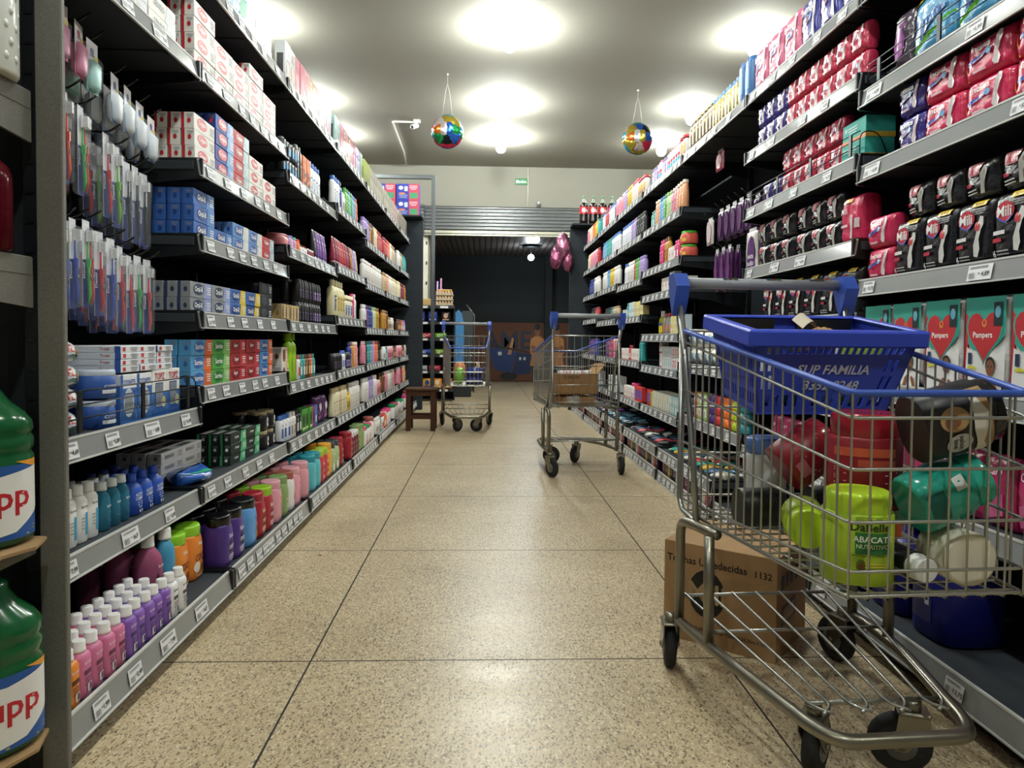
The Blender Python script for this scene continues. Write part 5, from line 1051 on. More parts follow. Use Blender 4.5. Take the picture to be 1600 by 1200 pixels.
# ---------------------------------------------------------------- detergents on the near end unit
def jug(label, loc, col='0f5a30'):
    t = thing('detergent_jug', label, 'detergent jug', loc, (0, 0, -pi/2+.95), 'green detergent jugs')
    b = MB(); r = .094
    R = [(0, .085, .07), (.008, r, .078), (.14, r, .078), (.147, r-.004, .074), (.154, r, .078), (.168, r, .078), (.175, r-.004, .074), (.182, r, .078), (.195, r-.002, .077), (.21, r-.012, .07), (.228, .062, .055), (.25, .048, .044), (.262, .047, .043), (.27, .03, .03)]
    b.rings(R, mat(col, 'gloss'), 2.6, 32); f = ringS(R, 2.6); b.obj('jug_body', t)
    b2 = MB(); f2 = f
    b2.prints([R_(-.97, .05, .97, .13/.27*1.0, '1f58a8'), ('p', [(-.9, .38), (-.2, .5), (.5, .5), (.97, .44), (.97, .5), (-.97, .5)], 'f0a018'), ('p', [(-.9, .1), (-.2, .06), (.5, .09), (.95, .2), (.9, .46), (.2, .42), (-.6, .44), (-.95, .3)], 'f0f0f0'), T('Zupp', .12, .28, .19, .86, 'c8182c'), Ln(.45, .1, .4, 3, .02, 'c8b820')], lambda y, z, o: (f2(y, z)+o*1.5+.0004, y, z), 2*r, .27, 0, 'print', 18)
    b2.obj('label', t)
    b = MB(); b.tube(rounded([(.02, .0, .235), (.045, -.045, .24), (.045, -.06, .205)], .03), .013, mat(col, 'gloss'), 10); b.obj('handle', t)
    b = MB(); b.rings([(.262, .028, .028), (.286, .026, .026)], mat('e8e8e8'), 2, 18); b.obj('cap', t)
jug('green detergent jug with white label, lower shelf, at the left edge', (-.808, 1.14, .2108)); jug('green detergent jug with white label, second shelf, at the left edge', (-.820, 1.14, .5358))
for z, lab in ((.2054, 'torn brown cardboard sheet under the lower green jug'), (.5304, 'torn brown cardboard sheet under the upper green jug')):
    b = MB(); vs = [(-1.02, .98), (-.74, .99), (-.715, 1.03), (-.725, 1.09), (-.705, 1.14), (-.725, 1.2), (-1.02, 1.21)]
    n = len(vs); b.add([(x, y, 0) for x, y in vs]+[(x, y, .005) for x, y in vs], [tuple(range(n))[::-1], tuple(range(n, 2*n))]+[(i, (i+1) % n, (i+1) % n+n, i+n) for i in range(n)], mat('a08058', 'rough'))
    tag(b.obj('cardboard_sheet', None, (0, 0, z)), lab, 'cardboard')
DES['redl'] = [bottle(.1, .085, .183, '6a0c20', 'round', 2.4, 'b01828', .35, .13, [R_(-.9, .25, .9, .6, 'e8e8f0'), T('Zupp', 0, .42, .18, .8, 'c8182c'), R_(-.9, .6, .9, .68, '2a58a8')], kind='gel'), '', '', 'softener_bottle', None]
put('redl', (-.80, 1.15, 1.001), -pi/2, 'dark red liquid bottle on the third shelf at the left edge', None, True)
it = bottle(.11, .1, .26, 'e8ece8', 'can', 2.6, 'd8dcd8', .4, .1, [], kind='gloss')
for k in range(9):
    for q in range(14):
        a = 2*pi*q/14+.2*(k % 2); it.parts[0][1].rings([(.02+k*.024, .004, .004), (.026+k*.024, .0055, .0055), (.032+k*.024, .003, .003)], mat('e8ece8', 'gloss'), 2, 6, (.0485*cos(a), .0535*sin(a)))
DES['whitel'] = [it, '', '', 'bleach_bottle', None]; put('whitel', (-.795, 1.15, 1.276), -pi/2, 'white dimpled bottle on the top shelf at the left edge', None, True)

# ---------------------------------------------------------------- goods in the foreground cart
CART = {}
def lay(key, item, loc, rot, label, cat='jar', name='hair_cream_jar'):
    t = thing(name, label, cat, loc, rot)
    for n, b, _ in item.parts: b.obj(n, t)
    if len(rot) == 3 and label.find('tilted on top') + label.find('across the cart front') + label.find('tipped over') > -3: t.rotation_mode = 'ZYX'
    return t
lay('a', jar(.108, .195, 'e4e4e6', '5a86d8', [E(.35, .5, .3, .14, '17181c'), T('Salon', .35, .52, .04, .3, 'e8e8e8')], n=2.2, prof='taper', lidh=.2, D=.108), (.695, 1.70, .447), (0, radians(-2), radians(-60)), 'white cream jar with pale blue lid, left in the cart')
lay('b', jar(.115, .13, '8a0c20', 'a8142a', [Ln(-.2, .6, .5, 5, .07, 'c89098'), R_(-.5, .15, .1, .4, 'b86070')], n=2.1, prof='can', lidh=.28, D=.115), (.665, 1.545, .585), (0, radians(52), radians(-75)), 'red cream jar tipped over between white and big red jars')
lay('c', jar(.138, .19, '8f0c22', 'a01026', [R_(-.8, .74, .75, .86, 'd85838'), R_(-.2, .6, .75, .7, 'c84838'), Ln(0, .56, .8, 9, .035, 'e0b0b4'), Ln(-.5, .24, .35, 3, .035, 'e88848'), R_(-.1, .1, .75, .17, 'e8e0e0'), R_(.5, .08, .75, .2, '30181c')], n=2.3, prof='can', lidh=.26, D=.136), (.762, 1.388, .546), (0, 0, -pi/2-.45), 'big upright red cream jar in the middle of the cart')
lime = jar(.122, .165, 'b4d820', 'c4ec10', [R_(-.1, .5, .75, .98, '93b81c'), T('DaBelle', .3, .84, .12, .6, '2a3a10'), R_(-.1, .46, .8, .76, '2a7a3c'), T('ABACATE', .36, .67, .085, .62, 'f4f8e8'), T('NUTRITIVO', .36, .57, .06, .6, 'd8f0c0'), T('MASCARA DE NUTRICAO', .3, .44, .03, .6, '3a5a10'), E(.06, .3, .13, .09, '5a6a10'), E(.06, .29, .07, .05, '6a3a18'), Ln(.45, .32, .28, 3, .04, 'e8d840')], n=2.4, prof='can', lidh=.24, D=.115)
lay('d', lime, (.680, 1.258, .443), (0, 0, -pi/2-.42), 'upright lime green cream jar with green label at the cart front')
lay('e', jar(.088, .12, 'a8c01c', 'c4ec10', [], n=2.2, prof='can', lidh=.35, D=.088), (.69, 1.50, .495), (radians(91), 0, radians(-18)), 'lime lidded jar lying down behind the labelled lime jar')
lay('f', jar(.125, .15, '1d1f23', '1a1b1e', [R_(-.9, .7, .9, .95, 'b08a58'), ('p', [(-.9, .75), (-.2, .92), (.6, .8), (.9, .9), (.9, .72), (.2, .66), (-.6, .7)], 'e8e4dc'), E(-.25, .4, .35, .22, 'c09a68'), E(-.2, .36, .2, .12, '8a5a40'), E(.45, .42, .28, .2, 'c8c8c8'), T('salon', .45, .45, .08, .3, '202020'), T('line', .45, .36, .08, .3, '202020')], n=2.4, prof='can', lidh=.2, D=.1), (.770, 1.243, .714), (0, radians(74), radians(-85)), 'black and gold cream jar lying tilted on top at right')
teal = lambda: jar(.107, .142, '14a08c', '1fb4a0', [R_(-.6, .1, .4, .4, '0c5a50'), R_(-.8, .6, -.4, .8, 'e0e8e8')], n=2.6, prof='jarw', lidh=.24, D=.1, kind='gloss')
lay('g', teal(), (.772, 1.25, .574), (0, radians(66), radians(-80)), 'glossy teal cream jar lying across the cart front')
lay('h', teal(), (.887, 1.472, .55), (radians(90), radians(0), radians(-2)), 'teal cream jar lying at the right side of the cart')
lay('i', bottle(.095, .095, .125, 'e6dfcc', 'round', 2.1, 'e4e0d8', .4, .14, [], kind='gloss'), (.852, 1.195, .4925), (radians(-90), 0, radians(0)), 'cream white bottle lying base forward in the cart', 'bottle', 'lotion_bottle')
lay('j', bottle(.05, .05, .2, '1c1e22', 'can', 2.1, 'ececec', .9, .16, [Ln(0, .6, .5, 4, .06, 'b0b0b0')], kind='gloss'), (.768, 1.405, .469), (radians(90), 0, radians(4)), 'thin black bottle with white cap pointing forward', 'bottle', 'shampoo_bottle')
for i, (x, y, a) in ((1, (.585, 1.60, 92)), (2, (.765, 1.625, 90))):
    lay('k', jar(.088, .13, '1b1c20', '101114', [R_(-.4, .3, .3, .6, 'c8c8cc')], n=2.2, prof='can', lidh=.22, D=.088), (x, y, .489), (radians(90), 0, radians(a)), 'black cream jar lying on the cart floor, %s' % ('by the handle end', 'beneath the white jar', 'behind the red jar')[i])
b = MB(); b.box((0, 0, .025), (.1, .05, .05), mat('e0703a', 'paper'), .002); tag(b.obj('soap_box', None, (.87, 1.535, .4425), (0, 0, .1)), 'orange cardboard box low in the cart at right', 'box')
# contents of the hand basket
def crumple(name, loc, size, col, label, cat, seed, kind='rough', rot=0):
    b = MB(); n = 12; m_ = 8
    def P(u, v):
        th = u*2*pi; ph = v*pi; d = Vector((cos(th)*sin(ph), sin(th)*sin(ph), cos(ph))); q = 1+.35*noise.noise(d*2.2+Vector((seed, 0, 0)))+.1*noise.noise(d*6+Vector((0, seed, 0)))
        return (d.x*size[0]/2*q, d.y*size[1]/2*q, size[2]/2+d.z*size[2]/2*(q if d.z > 0 else min(q, 1)))
    b.grid(P, 18, 10, mat(col, kind), True, True)
    return tag(b.obj(name, None, loc, (0, 0, rot)), label, cat)
b = MB(); b.rings([(0, .05, .05), (.05, .052, .052), (.052, .056, .056), (.066, .056, .056), (.07, .05, .05)], mat('c9ab72', 'plastic'), 2, 24); tag(b.obj('cream_tub', None, (.645, 1.66, .826), (.12, .05, 0)), 'round tan tub at the left inside the blue basket', 'tub')
crumple('paper_bundle', (.73, 1.64, .845), (.075, .07, .05), 'b8935a', 'tan paper bundle beside the round tub in the blue basket', 'paper bundle', 1)
crumple('paper_bundle', (.815, 1.68, .85), (.085, .08, .055), 'b08850', 'brown paper bundle in the middle of the blue basket', 'paper bundle', 4)
crumple('paper_bundle', (.885, 1.68, .85), (.05, .06, .04), 'b08850', 'tan paper bundle at the right inside the blue basket', 'paper bundle', 8)
b = MB(); b.grid(lambda u, v: (-.028+.056*u, -.02+.04*v+.01*u, .02*sin(u*3)+.01*v), 5, 3, mat('d8cdb8', 'paper')); b.grid(lambda u, v: (-.028+.056*u, -.02+.04*v+.01*u, .02*sin(u*3)+.01*v-.001), 5, 3, mat('b08a58', 'paper'), True, True)
tag(b.obj('torn_paper', None, (.765, 1.67, .905), (.3, .1, .4)), 'torn white and brown paper flap poking from the blue basket', 'paper')
b = MB(); b.rings([(0, .045, .045), (.06, .045, .045), (.075, .046, .046), (.085, .04, .04)], mat('b8e010', 'gloss'), 2, 20); tag(b.obj('cream_tub', None, (.865, 1.598, .80)), 'lime lidded tub at the right corner of the blue basket', 'tub')
for i, (x, c, nm_) in enumerate(((.64, 'e8e6e0', 'white'), (.71, '28a060', 'green'), (.78, 'd8c8a0', 'beige'), (.85, 'c8d820', 'yellow-green'))):
    b = MB(); b.rings([(0, .028, .028), (.095, .03, .03), (.1, .024, .024)], mat(c, 'gloss'), 2, 16); tag(b.obj('small_jar', None, (x, 1.625, .731), (0, 0, 0)), '%s jar glimpsed through the basket slots' % nm_, 'jar')

# ---------------------------------------------------------------- carton on the floor behind the cart
cb = carton(.325, .3, .285, 'b08c62', [T('Toalhas Umedecidas', -.22, .83, .075, .72, '1c1814'), T('1132', .78, .82, .065, .2, '1c1814'), E(-.2, .52, .33, .24, '1e1c1c'), T('Mili', -.2, .53, .2, .5, 'b8986c'), Ln(-.2, .36, .12, 1, .03, 'b8986c'), T('CONTEM 12 EMBALAGENS COM 50 TOALHAS DE 20cm X 12cm', 0, .16, .035, .88, '1c1814')],
            [R_(-.75, .66, -.55, .8, '1c1814'), R_(-.45, .66, -.3, .8, '1c1814'), R_(-.2, .66, 0, .8, '1c1814'), R_(.15, .66, .35, .8, '1c1814'), R_(-.7, .3, .2, .5, '1c1814'), R_(-.62, .34, .12, .46, 'a8845c')], [R_(-1, .49, 1, .51, '8a6a44')], kind='rough')
t = cb.parts[0][1].obj('cardboard_carton', None, (.757, 2.075, 0), (0, 0, radians(-128.7))); tag(t, 'closed brown carton with printed black oval behind the foreground cart', 'carton')

# ---------------------------------------------------------------- goods in the other two carts
def boxopen(loc, rz, W, D, H, label, flap=True):
    t = thing('open_carton', label, 'carton', loc, (0, 0, rz)); m = mat('9a7448', 'rough'); b = MB()
    b.box((0, 0, .002), (W, D, .004), m)
    for s in (-1, 1): b.box((s*(W/2-.002), 0, H/2), (.004, D, H), m); b.box((0, s*(D/2-.002), H/2), (W-.008, .004, H), m)
    b.prints([Ln(-.4, .86, .4, 2, .08, '5a4028')], lambda y, z, o: (y, -D/2-o, z), W, H)
    b.obj('carton_body', t)
    if not flap: return t
    b = MB(); b.box((W/2+.025, 0, H+.03), (.005, D, .09), m, 0, Matrix.Rotation(radians(40), 3, 'Y')); b.obj('flap', t); return t
def inc(c, x, y, z):
    v = Matrix.Translation(c.location) @ Matrix.Rotation(c.rotation_euler.z, 4, 'Z') @ Vector((x, y, z)); return (v.x, v.y, v.z)
Z2 = radians(12)
boxopen(inc(cart_mid, .0, .26, .51), Z2, .26, .2, .135, 'open brown carton resting in the cart beside the right rack')
for i in range(5):
    b = MB(); b.rings([(0, .022, .022), (.13, .025, .025), (.15, .022, .022)], mat(('e8e0dc', 'e8c8cc', 'ecebe8', 'e8d0d0', 'e6e2dc')[i]), 2, 14)
    tag(b.obj('small_bottle', None, inc(cart_mid, -.094+i*.047, .255, .5145)), 'pale bottle in the open carton of the middle cart, %s from left' % NUM[i], 'bottle', 'bottles in the open carton')
boxopen(inc(cart_mid, 0, .27, .443), Z2, .22, .22, .05, 'flat torn carton tray on the floor of the cart beside right rack', False)
b = MB(); b.rings([(0, .025, .025), (.08, .03, .03)], mat('d0d8d8', 'clear'), 2, 16); tag(b.obj('plastic_cup', None, inc(cart_mid, -.1, .115, .475), (0, radians(86), Z2)), 'clear plastic cup lying in the cart beside right rack', 'cup')
crumple('plastic_bag', inc(cart_mid, .0, .55, .443), (.14, .1, .13), 'b8c4c4', 'crumpled clear bag at the nose of the middle cart', 'bag', 11, 'clear')
crumple('snack_bag', inc(cart_far, .08, .5, .443), (.1, .09, .16), '7ac030', 'lime green bag standing in the cart by the stool', 'bag', 21, 'film')
crumple('snack_bag', inc(cart_far, .09, .35, .443), (.09, .09, .12), '8a2030', 'dark red bag in the cart by the stool', 'bag', 25, 'film')
t = thing('paper_roll_pack', 'dark blue pack of rolls in the cart by the stool', 'pack', inc(cart_far, -.055, .56, .443), (0, 0, radians(3)))
for r_ in range(2):
    b = MB(); b.tube([(-.075, 0, .041+.082*r_), (.085, 0, .041+.082*r_)], .04, mat('1c3080', 'film'), 18); b.box((0.005, -.041, .041+.082*r_), (.14, .002, .012), mat('a8b0c8')); b.obj('roll', t)
b = MB(); b.rings([(0, .022, .022), (.16, .024, .024), (.18, .016, .016), (.2, .016, .016)], mat('d8c0a0'), 2, 16); tag(b.obj('lotion_bottle', None, inc(cart_far, -.1, .42, .443)), 'beige bottle standing in the cart by the stool', 'bottle')
crumple('orange_bag', inc(cart_far, .07, .19, .443), (.12, .1, .2), 'd88a50', 'orange and brown bag at the back of the stool-side cart', 'bag', 28, 'film')

# ---------------------------------------------------------------- stool
t = thing('wooden_stool', 'dark brown wooden stool beside the far end of the left rack', 'stool', (-.595, 6.78, 0)); WD = mat('4a2e1e', 'rough')
b = MB(); b.box((0, 0, .39), (.3, .28, .022), WD, .006); b.obj('seat', t)
for sx in (-1, 1):
    for sy in (-1, 1):
        b = MB(); b.box((sx*.115, sy*.11, .19), (.045, .035, .38), WD, .004); b.obj('leg', t)
b = MB()
for s in (-1, 1): b.box((0, s*.11, .355), (.19, .02, .05), WD, .002); b.box((s*.115, 0, .355), (.02, .19, .05), WD, .002)
b.obj('apron', t); b = MB()
for s in (-1, 1): b.box((0, s*.11, .13), (.19, .02, .035), WD, .002)
b.obj('stretcher', t)

# ---------------------------------------------------------------- foil balls
def ball(loc, label, seed, lob):
    t = thing('foil_ball', label, 'ball ornament', loc); b = MB(); cols = ['d81a50', '1a9a50', '2060c0', 'd8c8c8', '202428', 'e07820', '20a8c8', 'b8a030']
    g = (1+5**.5)/2; dirs = []
    for s1 in (-1, 1):
        for s2 in (-1, 1): dirs += [Vector((0, s1, s2*g)), Vector((s1, s2*g, 0)), Vector((s2*g, 0, s1))]
    for s1 in (-1, 1):
        for s2 in (-1, 1):
            for s3 in (-1, 1): dirs.append(Vector((s1, s2, s3)))
            dirs += [Vector((0, s1/g, s2*g)), Vector((s1/g, s2*g, 0)), Vector((s2*g, 0, s1/g))]
    dirs = [d.normalized() for d in dirs]; rnd = random.Random(seed); cc = [rnd.choice(cols) for _ in dirs]
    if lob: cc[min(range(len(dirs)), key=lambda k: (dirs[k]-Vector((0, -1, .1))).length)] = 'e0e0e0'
    nu, nv = 48, 32; r = .158; vs = []
    for j in range(nv+1):
        for i in range(nu):
            th = 2*pi*i/nu; ph = pi*j/nv; d = Vector((cos(th)*sin(ph), sin(th)*sin(ph), cos(ph))); q = sorted([(d-x).length for x in dirs]); q = r*(1-.05*max(0, 1-(q[1]-q[0])/.12))
            vs.append((d.x*q, d.y*q*.9, d.z*q*(1.08 if d.z > 0 else 1)))
    m_ = {}
    for j in range(nv):
        for i in range(nu):
            c = Vector(vs[j*nu+i])+Vector(vs[(j+1)*nu+(i+1) % nu]); c.normalize(); k = min(range(len(dirs)), key=lambda k: (dirs[k]-c).length)
            m_.setdefault(cc[k], []).append((j*nu+i, (j+1)*nu+i, (j+1)*nu+(i+1) % nu, j*nu+(i+1) % nu))
    for c, fs in m_.items(): b.add(vs, fs, mat(c, 'foil'), True)
    b.obj('ball', t, (0, 0, -.17)); b = MB(); top = CEILZ-loc[2]
    for s in (-1, 1): b.tube([(s*.05, 0, -.01), (s*.02, 0, top*.55), (0, 0, top*.75)], .0015, mat('d8d8d0'), 5)
    b.tube([(0, 0, top*.75), (0, 0, top-.005)], .0015, mat('d8d8d0'), 5); b.rings([(top-.012, .01, .01), (top-.001, .012, .012)], mat('d8d8d0'), 2, 10); b.obj('string', t)
ball((-.385, 7.08, 3.07), 'multicoloured foil ball hanging over the aisle, left one', 5, False); ball((1.57, 7.4, 3.13), 'multicoloured foil ball hanging above the right rack', 8, True)

# ---------------------------------------------------------------- far end: wall fittings, bottles, boxes
b = MB(); b.box((0, 0, 0), (.2, .012, .095), mat('14703f'), .002); b.prints([T('SAÍDA', .15, .5, .42, .6, 'eaf6ee'), ('p', [(-.85, .3), (-.5, .3), (-.5, .7), (-.85, .7)], 'eaf6ee')], lambda y, z, o: (y, -.006-o, z), .2, .095, -.0475)
tag(b.obj('exit_sign', None, (.54, 10.79, 3.25)), 'small green exit sign on the wall over the shutter', 'sign')
b = MB(); b.tube([(.635, 10.79, CEILZ-.01), (.635, 10.79, 2.86)], .008, mat('c8c2ac')); b.box((.62, 10.785, 2.85), (.05, .03, .03), mat('3a3a38'), .003); tag(b.obj('wall_conduit', None), 'thin vertical conduit running down the wall beside the exit sign', 'conduit')
t = thing('emergency_lamp', 'small grey twin lamp unit on the wall right of the exit sign', 'wall lamp', (.79, 10.78, 2.9)); b = MB(); b.box((0, 0, 0), (.05, .04, .09), mat('7a7a76'), .004); b.box((-.06, 0, -.06), (.09, .008, .008), mat('a8a498')); b.obj('housing', t)
b = MB(); b.tube([(0, -.02, .03), (.01, -.05, .02)], .02, mat('c8c8c4'), 12); b.tube([(0, -.02, -.02), (.015, -.055, -.035)], .022, mat('44444a'), 12); b.obj('lamp_head', t)
t = thing('ceiling_camera', 'white security camera on a bent conduit fixed to the ceiling', 'camera', (-.83, 8.6, CEILZ)); b = MB(); b.tube(rounded([(0, 0, -.02), (-.29, 0, -.02), (-.31, 1.4, -.02), (-.36, 2.15, -.02)], .03), .012, mat('e0ded6'), 8); b.obj('conduit', t)
b = MB(); b.box((0, 0, -.012), (.08, .08, .024), mat('ecebe6'), .004); b.tube([(0, 0, -.02), (-.01, -.01, -.05)], .012, mat('ecebe6')); b.obj('mount', t)
b = MB(); b.tube([(0, .0, -.06), (-.05, -.07, -.1)], .028, mat('f0efea'), 14); b.tube([(-.05, -.07, -.1), (-.052, -.073, -.1018)], .02, mat('1a1a1e'), 14); b.obj('camera_body', t)
b = MB(); b.tube([(-1.08, 9.75, CEILZ-.015), (-1.04, 9.75, CEILZ-.015)], .02, mat('6a6862'), 10)
t = thing('steel_frame', 'grey steel tube frame standing before the back wall at left', 'frame', (-.68, 9.3, 0)); G = mat('5c6062', 'metal')
b = MB(); b.box((0, 0, 1.49), (.05, .05, 2.98), G, .003); b.obj('post', t); b = MB(); b.box((-.9, 0, 2.955), (1.75, .05, .05), G, .003); b.obj('beam', t); b = MB(); b.box((-1.75, 0, 1.49), (.05, .05, 2.98), G, .003); b.obj('post', t)
for nm_, x0, x1, y0, z, lab in (('top_board', -1.42, -.755, 8.46, 2.305, 'black board on top of the left rack end'), ('top_board', 1.04, 1.68, 8.5, 2.245, 'black board on top of the right rack end')):
    b = MB(); b.box(((x0+x1)/2, (y0+8.79)/2, z+.01), (x1-x0, 8.79-y0, .02), PANEL, .003); tag(b.obj('ledge_board', None), lab, 'board')
so = carton(.27, .13, .19, '2c3ca8', [R_(.1, 0, 1, 1, 'c83a58'), R_(.2, .1, .85, .45, '3a9a6a'), Ln(.5, .85, .35, 3, .1, 'e8d0d8'), E(-.6, .75, .2, .12, 'e8e8f4'), R_(-.3, .55, .0, .85, 'c8ccec'), E(-.5, .4, .3, .06, 'e08050'), Ln(-.4, .3, .4, 4, .06, 'a8b0e0')])
DES['soapb'] = [so, '', '', 'washing_powder_box', None]
for i, x in enumerate((-.93, -1.21)):
    for l in range(2): put('soapb', (x, 8.62, 2.326+.1906*l), -pi/2, 'blue washing powder box atop the left rack end, %s column, %s' % (('right', 'left')[i], ('lower', 'upper')[l]), 'washing powder boxes on the rack end', False)
def cola(x, i):
    t = thing('cola_bottle', 'two litre cola bottle on the right rack end, %s from left' % NUM[i], 'bottle', (x, 8.64, 2.266), (0, 0, -pi/2), 'cola bottles on the right rack end')
    b = MB(); R = [(0, .04, .04), (.006, .05, .05), (.05, .052, .052), (.1, .049, .049), (.16, .052, .052), (.22, .052, .052), (.25, .044, .044), (.265, .036, .036)]
    b.rings(R, mat('1a0c0a', 'gloss'), 2, 20); b.obj('cola_fill', t)
    b = MB(); b.rings([(.265, .036, .036), (.29, .024, .024), (.31, .014, .014), (.33, .013, .013)], mat('c8d8cc', 'clear'), 2, 16, caps=(False, True)); b.obj('bottle_neck', t)
    b = MB(); b.rings([(.328, .016, .016), (.348, .016, .016)], mat('58a068'), 2, 16); b.obj('cap', t)
    b = MB(); b.rings([(.13, .0525, .0525), (.215, .0535, .0535)], mat('c02030', 'gloss'), 2, 24, caps=(False, False)); f = ringS([(.13, .0536, .0536), (.215, .0536, .0536)], 2); b.prints([R_(-.5, .2, .2, .8, 'e8c8c8'), ('t', 'Cola', .1, .5, .5, .7, 'f4f0ee')], lambda y, z, o: (f(y, z)+o, y, z), .107, .085, .13); b.obj('label', t)
for i, x in enumerate((1.19, 1.305, 1.42, 1.535)): cola(x, i)
t = thing('pink_balloon_bag', 'pink and silver foil bag hanging from the right rack end', 'bag', (.96, 8.66, 2.2))
b = MB(); b.tube([(.09, 0, 0), (-.04, 0, 0)], .004, BLK); b.obj('hanging_bar', t)
for i, (x, z, s_, c, sd) in enumerate(((-.02, -.2, .2, 'a0607e', 3), (-.1, -.34, .16, '8c4a6c', 6), (.05, -.38, .14, '9c5476', 9))):
    b = MB()
    def P(u, v, sd=sd, s_=s_):
        th = u*2*pi; ph = v*pi; d = Vector((cos(th)*sin(ph), sin(th)*sin(ph), cos(ph))); q = 1+.4*noise.noise(d*2.2+Vector((sd, 0, 0))); return (d.x*s_*.45*q, d.y*s_*.3*q, d.z*s_*.8*q)
    b.grid(P, 16, 10, mat(c, 'foil'), True, True); b.obj('foil_pouch', t, (x, 0, z))
b = MB(); b.tube([(-.02, 0, 0), (-.02, 0, -.1)], .002, mat('d8d8d8')); b.obj('string', t)

# ---------------------------------------------------------------- egg rack beyond the left rack
t = thing('snack_rack', 'black shelf rack with eggs on top, beyond the left rack', 'shelf rack', (-.69, 9.98, 0)); Zs = (.17, .42, .645, .87, 1.095, 1.315)
b = MB(); b.box((0, .19, .66), (.54, .02, 1.31), PANEL); b.obj('back_panel', t)
for s in (-1, 1): b = MB(); b.box((s*.262, .1, .66), (.016, .16, 1.32), BLK); b.obj('side_panel', t)
for z in Zs:
    b = MB(); b.box((0, 0, z-.012), (.54, .36, .024), SHELF); b.box((0, -.183, z-.014), (.54, .008, .036), mat('2c3034')); b.obj('shelf', t)
    for q in (-.15, .13): b = MB(); b.box((q, -.189, z-.014), (.11, .002, .03), mat('e8e8e8', 'paper')); b.obj('price_tag', t)
def rk(name, x, z, item, label, cat, grp=None, n=0):
    DES['_rk'+name+str(n)] = [item, '', '', name, None]; put('_rk'+name+str(n), (-.69+x, 9.87, z+.001), -pi/2, label, grp, False)['category'] = cat
for l in range(3):
    b = MB(); b.box((0, 0, .02), (.24, .24, .035), mat('b8a890', 'rough'), .01)
    for i in range(6):
        for j in range(2): b.rings([(.03, .012, .012), (.045, .019, .019), (.062, .014, .014), (.068, .003, .003)], mat('d8b48c'), 2, 10, (-.1+.04*i, -.1+.04*j))
    tag(b.obj('egg_tray', None, (-.56, 9.92, 1.316+.069*l)), 'egg tray with brown eggs on the black rack, %s of three' % ('lowest', 'middle', 'topmost')[l], 'eggs', 'stacked egg trays')
b = MB(); b.box((0, 0, .05), (.24, .14, .1), mat('c8a468', 'rough'), .01); tag(b.obj('bread_box', None, (-.83, 9.9, 1.3165)), 'tan carton left of the egg trays', 'box')
b = MB(); b.box((0, 0, .01), (.2, .12, .02), mat('e0b060', 'paper'), .003); tag(b.obj('paper_pad', None, (-.56, 9.92, 1.528)), 'flat orange and white card on top of the egg trays', 'card')
t = thing('candy_stand', 'purple and pink candy tube stand behind the egg trays', 'stand', (-.66, 10.06, 1.316))
for i, (x, z) in enumerate(((-.03, .2), (.0, .24), (.04, .26), (-.02, .36), (.03, .4))): b = MB(); b.tube([(x, 0, 0), (x+.01, 0, z)], .012, mat(('7a5ac0', 'c878a8', '8a6ac8', 'b898d8', 'd08ab0')[i]), 8); b.obj('candy_tube', t)
pk = lambda c, c2, W=.13, H=.15: pack(W, .08, H, c, [E(0, .6, .5, .25, c2), R_(-.7, .15, .7, .3, c2)], seed=30, crink=.003)
for i, (x, z, c, c2, nm_) in enumerate(((-.2, 1.095, '3a3a98', 'e0d860', 'violet'), (-.03, 1.095, '24409a', 'c8d0f0', 'blue'), (.15, 1.095, '201c1c', 'c89880', 'black'), (-.1, .17, 'e8a020', '2050a0', 'yellow'), (.04, .17, 'e88a18', 'f0e0c0', 'orange'), (.18, .17, 'e87818', 'f0d8a0', 'deep orange'))):
    rk('coffee_pack', x, z, pk(c, c2), '%s coffee pack on the black egg rack, %s' % (nm_, 'second shelf from top' if z > 1 else 'lowest shelf'), 'pack', None, i)
for i, (x, z, c, nm_) in enumerate(((-.12, .87, 'c82840', 'red'), (.08, .87, '78b828', 'lime'), (-.12, .645, '2050a8', 'blue'), (.08, .645, '88b828', 'lime'), (.0, .42, 'c83048', 'red'), (-.18, .42, 'a8b0b0', 'grey'))):
    rk('biscuit_pack', x, z, pack(.16, .08, .075, c, [E(-.3, .5, .3, .3, 'e8e0d0')], seed=i, bul=.4, e=2), '%s biscuit pack on the egg rack, %s' % (nm_, {.87: 'level with its middle', .645: 'third shelf up', .42: 'second shelf up'}[z]), 'pack', None, i)
b = MB(); b.add([(x*s, y, z) for y in (0, .04) for x, z, s in [(-.07, 0, 1), (.07, 0, 1), (.09, .6, 1), (.085, 1.1, 1), (.05, 1.28, 1), (0, 1.33, 1), (-.05, 1.28, 1), (-.085, 1.1, 1), (-.09, .6, 1)]], [tuple(range(9)), tuple(range(17, 8, -1))]+[(i, i+9, (i+1) % 9+9, (i+1) % 9) for i in range(9)], mat('2f7ab8'))
tag(b.obj('ironing_board', None, (-.42, 11.3, 0), (0, 0, 0)), 'upright blue rounded board behind the egg rack', 'board')
t = thing('folding_frame', 'dark folding frame leaning beyond the egg rack', 'frame', (-.28, 11.5, 0)); b = MB(); b.box((0, 0, .67), (.18, .03, 1.3), mat('30383a'), .003); b.obj('frame_panel', t); b = MB(); b.tube([(.11, 0, 0), (.11, 0, 1.25), (-.02, 0, 1.42)], .012, mat('8a8c88', 'metal')); b.obj('frame_rail', t)
for i, (x, y, w_, h, c, nm_) in enumerate(((-.35, 10.75, .3, .22, '2a2c2e', 'black'), (-.3, 12.2, .25, .3, '23282c', 'charcoal'))):
    b = MB(); b.box((0, 0, h/2), (w_, .3, h), mat(c), .01); b.box((0, 0, h), (w_+.02, .32, .02), mat(c), .004); tag(b.obj('storage_crate', None, (x, y, 0)), '%s crate on the floor near the entrance, %s' % (nm_, ('by the egg rack', 'beyond the blue board')[i]), 'crate')
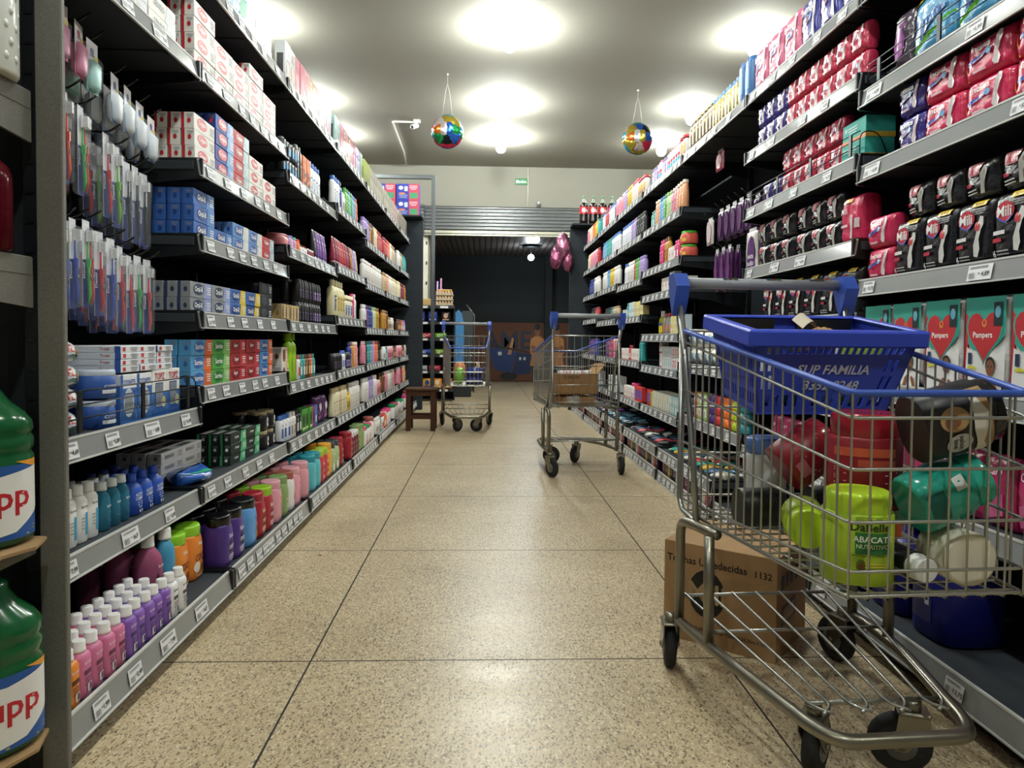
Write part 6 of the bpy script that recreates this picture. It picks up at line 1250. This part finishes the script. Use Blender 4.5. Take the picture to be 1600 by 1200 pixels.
# ---------------------------------------------------------------- poster on the outer wall
b = MB(); b.box((0, 0, .6), (3.0, .02, 1.2), mat('6e4128', 'paper')); lay0 = lambda y, z, o: (y, -.0105-o, z)
pr = [T('AME', -.33, .70, .31, .36, '1c2740'),
      ('p', [(-.5, .2), (-.28, .12), (-.2, .5), (-.58, .58)], '163a78'), ('p', [(-.26, .1), (.0, .12), (.03, .46), (-.2, .5)], '102a58'), R_(-.45, .44, -.4, .5, 'e8e8e8'), R_(-.16, .36, -.13, .41, 'd8d8d8'), R_(-.1, .36, -.07, .41, 'd8d8d8'),
      E(-.3, .08, .12, .07, '1a1a1c'), ('p', [(-.32, .45), (-.27, .45), (-.23, .72), (-.26, .75)], 'c08a5c'), ('p', [(-.7, .62), (.2, .44), (.2, .46), (-.7, .66)], '20242c')]
for cx, sk in ((.09, '8c5c42'), (.36, '8c5c42')):
    k0 = len(pr)
    pr += [E(cx, .86, .05, .1, sk), E(cx, .93, .055, .06, '16120f'), ('p', [(cx-.04, .76), (cx+.04, .76), (cx+.03, .72), (cx-.03, .72)], sk), ('p', [(cx-.14, .5), (cx-.13, .72), (cx-.05, .77), (cx+.05, .77), (cx+.13, .72), (cx+.14, .5), (cx+.08, .4), (cx-.08, .4)], 'd08a48'), ('p', [(cx-.13, .52), (cx+.1, .62), (cx+.13, .56), (cx-.1, .48)], sk), ('p', [(cx+.13, .52), (cx-.1, .62), (cx-.13, .56), (cx+.1, .48)], sk),
           ('p', [(cx-.1, .46), (cx+.1, .46), (cx+.14, .26), (cx-.14, .26)], 'c88040'), ('p', [(cx-.1, .26), (cx+.1, .26), (cx+.08, 0), (cx-.08, 0)], '181a20')]
    pr[k0:] = [(q[0], cx+(q[1]-cx)*.72, q[2], q[3]*.72, q[4], q[5]) if q[0] == 'e' else ('p', [(cx+(u-cx)*.72, v) for u, v in q[1]], q[2]) for q in pr[k0:]]
b.prints(pr, lay0, 3.0, 1.2); tag(b.obj('wall_poster', None, (.95, 14.6, .01)), 'orange wall poster with dark letters, carts and people with crossed arms', 'poster')
# litter on the floor
for i, (x, y, w_, lab) in enumerate(((.86, 3.92, .03, 'white paper scrap on the floor near the middle cart'), (-.66, 3.4, .012, 'tiny white scrap on the floor by the left rack'), (-.65, 2.83, .01, 'tiny red scrap on the floor by the left rack'))):
    b = MB(); b.grid(lambda u, v: (w_*(u-.5)*2+.004*v, w_*.6*(v-.5)+.004*sin(u*5), .001+.002*abs(sin(u*4+v*3))), 5, 3, mat('c03028' if i == 2 else 'e8e4da', 'paper')); tag(b.obj('paper_scrap', None, (x, y, 0)), lab, 'litter')
